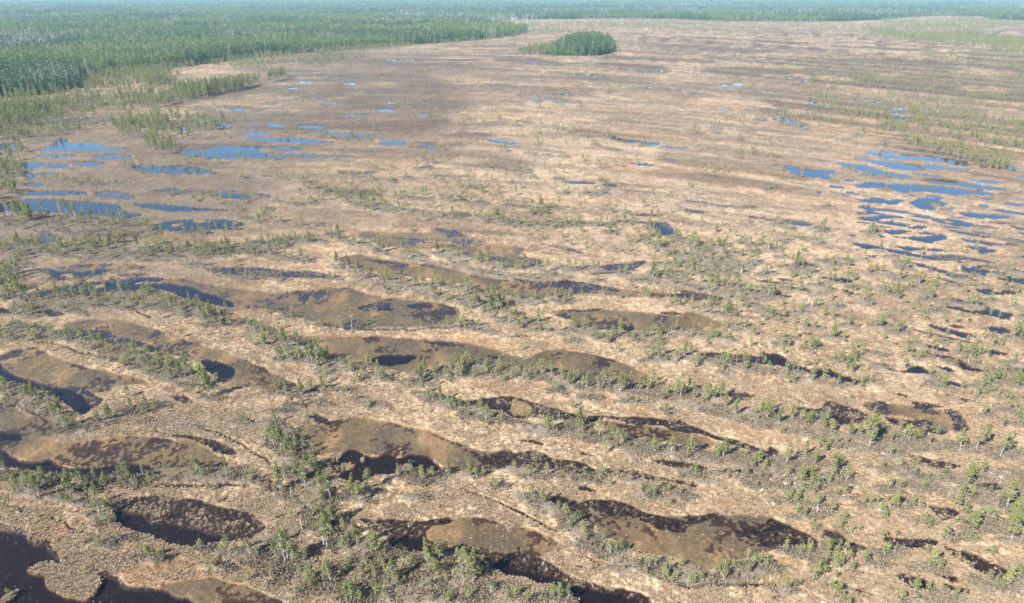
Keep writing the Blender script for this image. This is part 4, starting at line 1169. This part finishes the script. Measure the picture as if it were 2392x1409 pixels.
def part(name, me, parent):
    o = bpy.data.objects.new(name, me); COL.objects.link(o); o.parent = parent
    if name in ('branches', 'crown'): o['kind'] = 'stuff'      # twigs and needles, past counting
    return o

ORD = ['', 'second', 'third', 'fourth', 'fifth', 'sixth', 'seventh', 'eighth', 'ninth', 'tenth', 'eleventh', 'twelfth', 'thirteenth', 'fourteenth', 'fifteenth',
       'sixteenth', 'seventeenth', 'eighteenth', 'nineteenth', 'twentieth']
def relation(u, v):
    best = min(LANDMARKS, key=lambda q: (q[0] - u) ** 2 + (1.9 * (q[1] - v)) ** 2)
    dx, dy = u - best[0], 1.9 * (v - best[1])
    if abs(dx) > abs(dy) * 1.15: rel = 'left of' if dx < 0 else 'right of'
    else: rel = 'just above' if dy < 0 else 'just below'
    return rel, best[2]

def label_all(items, noun):
    """items: list of (u, v, size word, object) -> one label per object, counted from the left within its own group"""
    groups = {}
    for it in items:
        groups.setdefault((it[2],) + relation(it[0], it[1]), []).append(it)
    for (sz, rel, lm), g in groups.items():
        g.sort(key=lambda q: q[0])
        nn = (sz + ' ' if sz else '') + noun
        for i, it in enumerate(g):
            if len(g) == 1: it[3]['label'] = f'only {nn} {rel} the {lm}'
            elif i == 0: it[3]['label'] = f'leftmost {nn} {rel} the {lm}'
            elif i == len(g) - 1: it[3]['label'] = f'rightmost {nn} {rel} the {lm}'
            else: it[3]['label'] = f'{ORD[i] if i < len(ORD) else "a middle"} {nn} from left, {rel} the {lm}'

pines = [(u, v, h, float(height_from_px(u, v, h))) for u, v, h in pines]
inframe = [p for p in pines if 0 <= p[0] <= 2392 and p[1] - p[2] < 1400]
inframe.sort(key=lambda p: -p[2])
singles = inframe[:300]
rest = inframe[300:] + [p for p in pines if p not in inframe]
SHAPE_WORD = ['slender', 'ragged', 'pointed', 'broad', 'sparse', 'bushy']
items = []
sx, sy = at([p[0] for p in singles], [p[1] for p in singles])
sz_, _ = ground_z(sx, sy)
protos = {}
for i, (u, v, h, H) in enumerate(singles):
    rnd = random.Random(int(u * 7 + v * 13))
    H = min(max(H, 1.6), 11.5)
    ki = rnd.choice([0, 1, 2, 4, 0, 5]) if H > 5.5 else rnd.choice([0, 1, 2, 3, 5, 4, 5, 2])
    if (u, v) == (1800 + 515 / 2.24, 780 + 600 / 2.24) or abs(u - 2349) < 2 and abs(v - 1190.7) < 2: ki = 3
    wide = rnd.uniform(.70, 1.02) * (1.15 if H < 4.5 else 1.0)
    o = empty('pine_tree', (sx[i], sy[i], float(sz_[i]) - .05), rnd.uniform(0, 6.283), (H * wide, H * wide, H))
    o['category'] = 'pine tree'; o['group'] = 'pines standing on the mire banks'
    for nm, me in zip(('trunk', 'branches', 'crown'), pine_meshes[ki]): part(nm, me, o)
    size = 'tall' if H > 6.3 else ('medium' if H > 4.2 else 'low')
    items.append((u, v, f'{size} {SHAPE_WORD[ki]}', o))
label_all(items, 'green pine')

# dead grey snags and pale birches
def bare_parts(seed, n=9, L=.16, r0=.014, fork=True):
    rnd = random.Random(seed); tv, tf, tm = [], [], []; bv, bf, bm = [], [], []
    lx = rnd.uniform(-.08, .08)
    def ax(t): return Vector((lx * t + .015 * math.sin(5 * t + seed), .02 * math.cos(4 * t + seed), t))
    for i in range(5):
        a, b = i / 5, (i + 1) / 5
        p = ax(a); p.z -= .03 if i == 0 else 0
        tube(tv, tf, tm, p, ax(b), r0 * (1 - a) + .003, r0 * (1 - b) + .003, 6, 0)
    for i in range(n):
        t = rnd.uniform(.25, .97); p = ax(t); an = rnd.uniform(0, 6.283); l = L * rnd.uniform(.4, 1) * (1.2 - t * .6)
        q = p + Vector((math.cos(an) * l, math.sin(an) * l, l * rnd.uniform(.1, .9)))
        tube(bv, bf, bm, p, q, .0048, .0016, 3, 0)
        for _ in range(3 if fork else 1):
            m_ = p.lerp(q, rnd.uniform(.3, .9)); tube(bv, bf, bm, m_, m_ + Vector((rnd.gauss(0, .04), rnd.gauss(0, .04), abs(rnd.gauss(.03, .03)))), .0026, .0012, 3, 0)
    return (tv, tf, tm), (bv, bf, bm)
snag_m = []
for s_ in (2, 5, 9):
    a, b = bare_parts(s_, 8, .15, .017)
    snag_m.append((mesh_from('trunk', a[0], a[1], [M['dead']], a[2], True), mesh_from('branches', b[0], b[1], [M['dead']])))
items = []
for i, (u, v, h) in enumerate(snags):
    x, y = at(u, v); H = float(height_from_px(u, v, h)); zz, _ = ground_z(x, y)
    o = empty('dead_tree', (float(x), float(y), float(zz[0]) - .05), i * 1.7, (H * 1.1, H * 1.1, H))
    o['category'] = 'dead tree'; o['group'] = 'bleached dead trees on the mire'
    for nm, me in zip(('trunk', 'branches'), snag_m[i % 3]): part(nm, me, o)
    items.append((u, v, '', o))
label_all(items, 'bleached bare dead pine')
birch_m = []
for s_ in (4, 7):
    a, b = bare_parts(s_, 46, .17, .012)
    birch_m.append((mesh_from('trunk', a[0], a[1], [M['birch']], a[2], True), mesh_from('branches', b[0], b[1], [M['twig']])))
items = []
for i, (u, v, h) in enumerate(birches):
    x, y = at(u, v); H = float(height_from_px(u, v, h)); zz, _ = ground_z(x, y)
    o = empty('birch_tree', (float(x), float(y), float(zz[0]) - .05), i * 2.1, (H, H, H))
    o['category'] = 'birch tree'; o['group'] = 'leafless birches on the banks'
    for nm, me in zip(('trunk', 'branches'), birch_m[i % 2]): part(nm, me, o)
    items.append((u, v, '', o))
label_all(items, 'leafless white-stemmed birch')

# ------------------------------------------------------------------ what nobody could count: one object each, scattered with geometry nodes
def collection_of(name, obs):
    c = bpy.data.collections.new(name)
    for o in obs: c.objects.link(o)
    return c

def scatter(name, label, cat, pts, rz, sc, idx, coll, as_object=True):
    n = len(pts)
    me = bpy.data.meshes.new(name); me.vertices.add(n); me.vertices.foreach_set('co', np.asarray(pts, np.float32).ravel())
    a = me.attributes.new('turn', 'FLOAT', 'POINT'); a.data.foreach_set('value', np.asarray(rz, np.float32))
    a = me.attributes.new('size', 'FLOAT_VECTOR', 'POINT'); a.data.foreach_set('vector', np.asarray(sc, np.float32).ravel())
    a = me.attributes.new('pick', 'INT', 'POINT'); a.data.foreach_set('value', np.asarray(idx, np.int32))
    o = bpy.data.objects.new(name, me); COL.objects.link(o)
    ng = bpy.data.node_groups.new(name, 'GeometryNodeTree')
    ng.interface.new_socket('Geometry', in_out='INPUT', socket_type='NodeSocketGeometry')
    ng.interface.new_socket('Geometry', in_out='OUTPUT', socket_type='NodeSocketGeometry')
    N = ng.nodes.new; Lk = ng.links.new
    gi, go = N('NodeGroupInput'), N('NodeGroupOutput')
    mp = N('GeometryNodeMeshToPoints')
    ci = N('GeometryNodeCollectionInfo'); ci.inputs['Collection'].default_value = coll
    ci.inputs['Separate Children'].default_value = True; ci.inputs['Reset Children'].default_value = True
    ip = N('GeometryNodeInstanceOnPoints'); ip.inputs['Pick Instance'].default_value = True
    def attr(t, nm):
        q = N('GeometryNodeInputNamedAttribute'); q.data_type = t; q.inputs['Name'].default_value = nm
        return [s for s in q.outputs if s.enabled][0]
    cx = N('ShaderNodeCombineXYZ')
    Lk(attr('FLOAT', 'turn'), cx.inputs['Z'])
    Lk(gi.outputs[0], mp.inputs['Mesh']); Lk(mp.outputs[0], ip.inputs['Points']); Lk(ci.outputs[0], ip.inputs['Instance'])
    Lk(attr('INT', 'pick'), ip.inputs['Instance Index']); Lk(cx.outputs[0], ip.inputs['Rotation']); Lk(attr('FLOAT_VECTOR', 'size'), ip.inputs['Scale'])
    Lk(ip.outputs[0], go.inputs[0])
    md = o.modifiers.new('scatter', 'NODES'); md.node_group = ng
    o['kind'] = 'stuff'; o['label'] = label; o['category'] = cat
    return o

# smaller pines of the mire
small = []
for i, kw in enumerate([dict(seed=61, t0=.30, R0=.20, kind='egg'), dict(seed=62, t0=.40, R0=.19, kind='egg'), dict(seed=63, t0=.22, R0=.18, kind='cone'),
                        dict(seed=64, t0=.18, R0=.22, kind='egg'), dict(seed=65, t0=.42, R0=.18, kind='egg', lean=.12)]):
    a, b, c = pine_parts(lev=7, br=4, tufts=2, leaves=4, size=.075, dead=8, twig=False, **kw)
    small.append(joined(f'pine_{i}', (a, b, c), [M['bark'], M['twig'], M['pine']]))
c_small = collection_of('small_pines', small)

def in_poly(u, v, poly):
    poly = np.array(poly, float); c = np.zeros(u.shape, bool)
    x0, y0 = poly[:, 0], poly[:, 1]; x1, y1 = np.roll(x0, -1), np.roll(y0, -1)
    for a, b, cc, d in zip(x0, y0, x1, y1):
        if b == d: continue
        k = (b <= v) != (d <= v)
        c ^= k & (u < a + (v - b) / (d - b) * (cc - a))
    return c

def pts_in(poly, n, fn=None, tries=40):
    """n random ground points inside an outline; fn gives a keep probability from the survey"""
    poly = np.array(poly, float); lo, hi = poly.min(0), poly.max(0); X, Y = [], []; got = 0
    for _ in range(tries):
        u = rng.uniform(lo[0], hi[0], n * 2); v = rng.uniform(lo[1], hi[1], n * 2)
        k = in_poly(u, v, poly); x, y = at(u[k], v[k])
        if fn is not None:
            s = survey(x, y); kk = rng.random(len(x)) < fn(s, x, y); x, y = x[kk], y[kk]
        X.append(x); Y.append(y); got += len(x)
        if got >= n: break
    return np.concatenate(X)[:n], np.concatenate(Y)[:n]

dry = lambda s: (s['W'] < .3) & (s['D'] < .4) & (s['M'] < .4)
XS, YS, HS = [], [], []
rx_, ry_ = at([p[0] for p in rest], [p[1] for p in rest])
XS.append(rx_); YS.append(ry_); HS.append(np.clip([p[3] for p in rest], .8, 10))
clump = lambda s, x, y, lo=.45, hi=.62, q=16, sd=201: sst(lo, hi, fbm(x / q, y / q, sd, 2))
AREAS = [
 # outline, how many, lowest, highest, keep
 ([(1800, 150), (2000, 115), (2392, 118), (2450, 300), (2392, 420), (2250, 380), (2050, 300), (1900, 250)], 2300, 2.0, 4.8, lambda s, x, y: dry(s) * (.03 + s['streak']) * (.8 + .2 * clump(s, x, y)) * (.3 + .7 * sst(330, 440, s['r']))),
 ([(2150, 120), (2392, 122), (2450, 170), (2300, 165), (2150, 140)], 260, 3, 6, lambda s, x, y: dry(s) * .8),
 ([(1600, 140), (2000, 100), (2100, 150), (1900, 250), (1700, 200)], 240, 1.8, 4.5, lambda s, x, y: dry(s) * s['streak'] * clump(s, x, y)),
 ([(1700, 200), (2392, 330), (2440, 400), (2050, 330), (1800, 300)], 250, 1.6, 4.2, lambda s, x, y: dry(s) * s['streak'] * clump(s, x, y)),
 ([(1950, 620), (2440, 560), (2440, 900), (2100, 880)], 150, 1.2, 3.6, lambda s, x, y: dry(s) * (.2 + .8 * clump(s, x, y))),
 ([(2000, 880), (2440, 860), (2440, 1409), (1900, 1409), (1850, 1100)], 170, 1.0, 3.2, lambda s, x, y: dry(s) * (.2 + .8 * clump(s, x, y))),
 ([(1480, 560), (2000, 640), (2050, 900), (1600, 800), (1480, 660)], 160, 1.2, 3.2, lambda s, x, y: dry(s) * (.2 + .8 * clump(s, x, y))),
 # fringe of the big forest
 ([(1080, 60), (1600, 46), (1900, 52), (2060, 60), (2000, 66), (1700, 56), (1300, 82), (1200, 86)], 1500, 4, 10, lambda s, x, y: .35 + .65 * clump(s, x, y, q=60)),
 ([(1400, 60), (2060, 58), (2000, 80), (1500, 75)], 300, 3, 7, lambda s, x, y: clump(s, x, y, q=60)),
 ([(2060, 46), (2300, 44), (2392, 60), (2300, 72), (2050, 66)], 1500, 5, 11, lambda s, x, y: .3 + .7 * clump(s, x, y, q=60)),
 ([(2005, 82), (2012, 70), (2150, 73), (2260, 80), (2370, 100), (2440, 118), (2300, 112), (2150, 101)], 850, 8, 15, lambda s, x, y: .35 + .65 * clump(s, x, y, q=40)),
 ([(2310, 118), (2330, 100), (2380, 100), (2420, 125), (2392, 140)], 160, 8, 13, None),
 ([(1195, 128), (1215, 122), (1270, 113), (1300, 112), (1300, 131), (1250, 129)], 260, 6, 12, None),
 ([(195, 182), (620, 131), (1000, 102), (1200, 88), (1205, 92), (1000, 108), (620, 140), (330, 172), (195, 196)], 900, 4, 10, lambda s, x, y: clump(s, x, y, .35, .6, q=50)),
 # pine bog at the left
 ([(-150, 260), (0, 232), (200, 212), (430, 212), (560, 200), (640, 184), (672, 172), (668, 182), (600, 200), (500, 228), (400, 252), (250, 275), (100, 290), (-150, 320)], 850, 6, 11.5, lambda s, x, y: .3 + .7 * clump(s, x, y, q=30)),
 ([(190, 205), (330, 175), (430, 178), (410, 200), (300, 212)], 260, 5, 10, lambda s, x, y: .1 + .9 * clump(s, x, y, q=30)),
 ([(400, 222), (480, 212), (620, 196), (668, 178), (672, 184), (560, 212), (430, 236)], 190, 9, 13, None),
 ([(220, 190), (340, 176), (410, 195), (300, 205)], 70, 8, 12, None),
 ([(190, 190), (600, 140), (900, 122), (1000, 118), (700, 160), (420, 170)], 500, 2.5, 7, lambda s, x, y: clump(s, x, y, q=40)),
 ([(-150, 300), (100, 285), (300, 270), (420, 262), (420, 285), (200, 310), (-150, 345)], 260, 4, 8, lambda s, x, y: .2 + .8 * clump(s, x, y, q=25)),
 ([(260, 300), (420, 285), (545, 285), (550, 310), (430, 325), (300, 330)], 150, 5, 9, lambda s, x, y: dry(s) * (.2 + .8 * clump(s, x, y, q=14))),
 ([(330, 335), (400, 330), (415, 365), (350, 362)], 36, 6, 9, None),
 ([(-150, 340), (60, 345), (50, 420), (40, 480), (-150, 480)], 130, 5, 9, lambda s, x, y: dry(s) * .8),
 ([(-150, 600), (40, 610), (60, 700), (30, 720), (-150, 720)], 26, 5, 9, lambda s, x, y: dry(s) * 1.0),
 ([(0, 345), (450, 330), (900, 330), (900, 600), (0, 600)], 240, 1.5, 4, lambda s, x, y: dry(s) * s['heath']),
 # lone small pines all over
 ([(700, 130), (1500, 90), (1900, 120), (1700, 220), (900, 330), (600, 330), (650, 180)], 420, 1.5, 4.5, lambda s, x, y: dry(s) * clump(s, x, y, .5, .65, 30)),
 ([(0, 330), (900, 300), (1900, 260), (1900, 420), (1300, 460), (0, 560)], 420, 1.2, 3.8, lambda s, x, y: dry(s) * clump(s, x, y, .5, .65, 22)),
 ([(700, 420), (1500, 420), (1950, 600), (1500, 600), (900, 540)], 420, 1.2, 3.8, lambda s, x, y: dry(s) * (.15 + s['heath'])),
 ([(0, 560), (1300, 560), (2000, 700), (2000, 900), (0, 900)], 720, .8, 3.6, lambda s, x, y: dry(s) * (.1 + s['heath'])),
 ([(-60, 900), (2000, 900), (2000, 1450), (-60, 1450)], 420, .6, 2.8, lambda s, x, y: dry(s) * (.06 + s['heath']))]
for poly, n, h0, h1, fn in AREAS:
    f2 = None if fn is None else (lambda s, x, y, fn=fn: np.asarray(fn(s, x, y), float))
    x, y = pts_in(poly, n, f2)
    XS.append(x); YS.append(y); HS.append(h0 + (h1 - h0) * rng.beta(2, 2.2, len(x)))
X = np.concatenate(XS); Y = np.concatenate(YS); H = np.concatenate(HS)
Z, S_ = ground_z(X, Y)
n = len(X); wd = rng.uniform(.8, 1.2, n) * np.interp(H, [3, 5, 8], [1.25, 1.0, .68])
scatter('small_pines', 'hundreds of smaller and farther bog pines scattered along the banks and the forest edge', 'pine trees', np.stack([X, Y, Z - .04], 1),
        rng.uniform(0, 6.283, n), np.stack([H * wd, H * wd, H], 1), rng.integers(0, 5, n), c_small)
print('small pines', n)

# the great forest beyond the mire: spruces, pines and bare birches
def forest_tree(name, seed, kind, leaf, t0, R0, lev, nb, size, bark):
    rnd = random.Random(seed); tv, tf, tm = [], [], []; cv, cf, cm = [], [], []
    tube(tv, tf, tm, (0, 0, -.02), (0, 0, .9), .012, .003, 4, 0)
    for i in range(lev):
        s = (i + rnd.random() * .5) / lev; t = t0 + (1 - t0) * s * .97; rad = R0 * profile(kind, s); a0 = rnd.random() * 6.28
        m_ = max(2, round(nb * (1.1 - .6 * s)))
        for j in range(m_):
            an = a0 + j * 6.283 / m_ + rnd.uniform(-.3, .3); L = rad * rnd.uniform(.4, .95)
            tuft(cv, cf, cm, (math.cos(an) * L, math.sin(an) * L, t + (-.02 if kind == 'cone' else .02)), size * (1.15 - .5 * s), 2, 0, rnd)
    tuft(cv, cf, cm, (0, 0, .97), size * .5, 2, 0, rnd, 2)
    return joined(name, ((tv, tf, tm), (cv, cf, cm)), [bark, leaf])
def forest_birch(name, seed):
    a, b = bare_parts(seed, 26, .17, .010, True)
    return joined(name, (a, b), [M['birch'], M['fbirch']])
fobs = [forest_tree('tree_0', 1, 'cone', M['spruce'], .12, .15, 9, 5, .085, M['bark']),
        forest_tree('tree_1', 2, 'cone', M['spruce'], .08, .17, 10, 5, .085, M['bark']),
        forest_tree('tree_2', 3, 'egg', M['fpine'], .42, .15, 7, 5, .085, M['bark']),
        forest_tree('tree_3', 4, 'round', M['fpine'], .48, .15, 6, 5, .09, M['bark']),
        forest_tree('tree_4', 5, 'egg', M['pine'], .36, .14, 7, 5, .085, M['bark']),
        forest_birch('tree_5', 6), forest_birch('tree_6', 13)]
c_forest = collection_of('forest_trees', fobs)

def forest_points(poly, lo, hi, n, amin, amax):
    a = R(90) - rng.uniform(R(amin), R(amax), n)
    r = np.exp(rng.uniform(math.log(lo), math.log(hi), n))
    x, y = r * np.cos(a), r * np.sin(a)
    u, v, d = px(x, y)
    k = in_poly(u, v, poly)
    return x[k], y[k]
x, y = forest_points(F_MAIN, 430, 8800, 210000, -46, 46)
r = np.hypot(x, y)
pn = fbm(x / 190, y / 190, 301, 3); pn2 = fbm(x / 70, y / 70, 302, 3); u, v, d = px(x, y)
# clearings and stands of bare birch
gap = sst(.56, .64, fbm(x / 300, y / 420, 303, 3)) * sst(900, 1600, r)
keep = rng.random(len(x)) > gap * .75
x, y, r, pn, pn2, gap, u, v = [q[keep] for q in (x, y, r, pn, pn2, gap, u, v)]
rd = rng.random(len(x)); n = len(x)
sprucey = np.clip(sst(.42, .62, pn + (u > 1200) * .05 + ((u < 200) & (v > 165)) * .3), .05, .95)
idx = np.where(rd < sprucey, rng.integers(0, 2, n), rng.integers(2, 5, n))
bir = rng.random(n) < (.012 + .3 * sst(.58, .68, pn2) + .4 * gap)
idx = np.where(bir, rng.integers(5, 7, n), idx)
hh = np.clip(rng.normal(14.5, 2.2, n), 8, 20) * (.82 + .36 * pn)
sp_ = r / 346 * 1.25
wd = np.clip(sp_ / 3.2, 1.0, 5.0) * rng.uniform(.9, 1.25, n)
hh = hh * (1 + .10 * sst(2000, 6000, r))
scatter('forest', 'dense dark green pine and spruce forest stretching to the horizon behind the mire', 'forest', np.stack([x, y, np.full(n, .2)], 1),
        rng.uniform(0, 6.283, n), np.stack([hh * wd, hh * wd, hh], 1), idx, c_forest)
print('forest', n)
# wooded islet in the open mire
u = rng.uniform(1255, 1445, 5000); v = rng.uniform(95, 134, 5000); k = in_poly(u, v, F_ISLE); u, v = u[k][:1050], v[k][:1050]
x, y = at(u, v); n = len(x)
edge_ = ((u - 1372) / 82) ** 2 + ((v - 115) / 18) ** 2
hh = np.clip(rng.normal(15.5, 2.6, n), 8, 21) * (1.28 - .66 * np.clip(edge_, 0, 1.1))
idx = np.where(rng.random(n) < .88, rng.integers(0, 2, n), rng.integers(2, 5, n))
scatter('wooded_islet', 'rounded dark green spruce islet standing alone in the open tan mire', 'wooded islet', np.stack([x, y, np.full(n, .2)], 1),
        rng.uniform(0, 6.283, n), np.stack([hh * 1.1, hh * 1.1, hh], 1), idx, c_forest)

# dwarf shrubs on the banks
shr = []
for i in range(4):
    rnd = random.Random(400 + i); cv, cf, cm = [], [], []
    for _ in range(6):
        tuft(cv, cf, cm, (rnd.gauss(0, .28), rnd.gauss(0, .28), rnd.uniform(.08, .3)), .17, 5, 0, rnd, 1)
    shr.append(joined(f'shrub_{i}', ((cv, cf, cm),), [M['heath']]))
c_shrub = collection_of('dwarf_shrubs', shr)
def shrub_keep(s, x, y): return np.asarray(dry(s) * np.clip(s['heath'] * 1.1 - .12, 0, 1) * sst(.35, .6, fbm(x / 2.5, y / 2.5, 411, 2)), float)
x, y = pts_in([(-100, 520), (2500, 520), (2560, 1490), (-160, 1490)], 15000, shrub_keep, 14)
x2, y2 = pts_in([(-60, 300), (2440, 300), (2500, 560), (-100, 560)], 3500, shrub_keep, 14)
x = np.concatenate([x, x2]); y = np.concatenate([y, y2]); Z, S_ = ground_z(x, y); n = len(x); q = rng.uniform(.6, 1.5, n)
scatter('dwarf_shrubs', 'grey-brown dwarf shrubs covering the raised banks between the pools', 'dwarf shrubs', np.stack([x, y, Z - .05], 1), rng.uniform(0, 6.283, n),
        np.stack([q, q, q * .9], 1), rng.integers(0, 4, n), c_shrub)
print('shrubs', n)
# sedge tussocks
tus = []
for i in range(4):
    rnd = random.Random(500 + i); cv, cf, cm = [], [], []
    for _ in range(11):
        an = rnd.uniform(0, 6.283); L = rnd.uniform(.10, .24); w = .05; k = len(cv)
        p = Vector((rnd.gauss(0, .05), rnd.gauss(0, .05), 0)); t_ = p + Vector((math.cos(an) * L, math.sin(an) * L, rnd.uniform(.10, .24))); sd_ = Vector((-math.sin(an), math.cos(an), 0)) * w
        cv += [p - sd_, p + sd_, t_ + sd_ * .5, t_ - sd_ * .5]; cf.append((k, k + 1, k + 2, k + 3)); cm.append(0)
    tus.append(joined(f'tussock_{i}', ((cv, cf, cm),), [M['sedge']]))
c_tus = collection_of('sedge_tussocks', tus)
def tus_keep(s, x, y):
    return np.asarray((1 - .85 * s['W']) * (1 - .98 * sst(.15, .45, s['M'])) * (1 - .45 * s['D']) * (1 - .6 * s['heath']) * (.25 + .75 * sst(.4, .65, fbm(x / 6, y / 6, 511, 3))), float)
x, y = pts_in([(-100, 640), (2500, 640), (2560, 1490), (-160, 1490)], 110000, tus_keep, 10)
Z, S_ = ground_z(x, y); wet_ = Z < WATER_Z; k = ~wet_ | (rng.random(len(Z)) < .22 * (1 - .8 * S_['W'])); x, y, Z, wet_ = x[k], y[k], Z[k], wet_[k]; n = len(x)
q = rng.uniform(.45, 1.15, n) * np.where(wet_, .5, 1); Z = np.maximum(Z, WATER_Z)
scatter('sedge_tussocks', 'bleached straw sedge tussocks covering the flat mire between pools', 'sedge tussocks', np.stack([x, y, Z - .03], 1), rng.uniform(0, 6.283, n),
        np.stack([q, q, q], 1), rng.integers(0, 4, n), c_tus)
print('tussocks', n)

# ------------------------------------------------------------------ the air
hv = [(a * 17500, b * 17500, c) for c in (-1.6, 78.0) for a, b in ((-1, -1), (1, -1), (1, 1), (-1, 1))]
hf = [(3, 2, 1, 0), (4, 5, 6, 7), (0, 1, 5, 4), (1, 2, 6, 5), (2, 3, 7, 6), (3, 0, 4, 7)]
hm = bpy.data.materials.new('air'); hm.use_nodes = True
hn = hm.node_tree; hn.nodes.remove(hn.nodes['Principled BSDF'])
pv = hn.nodes.new('ShaderNodeVolumePrincipled'); pv.inputs['Density'].default_value = 0.00010
pv.inputs['Color'].default_value = (0.52, 0.86, 1.0, 1); pv.inputs['Anisotropy'].default_value = 0.0
hn.links.new(pv.outputs[0], hn.nodes['Material Output'].inputs['Volume'])
hz = bpy.data.objects.new('haze', mesh_from('haze', hv, hf, [hm])); COL.objects.link(hz); hz['kind'] = 'stuff'
hz['label'] = 'thin pale blue haze lying over the mire and forest'; hz['category'] = 'haze'
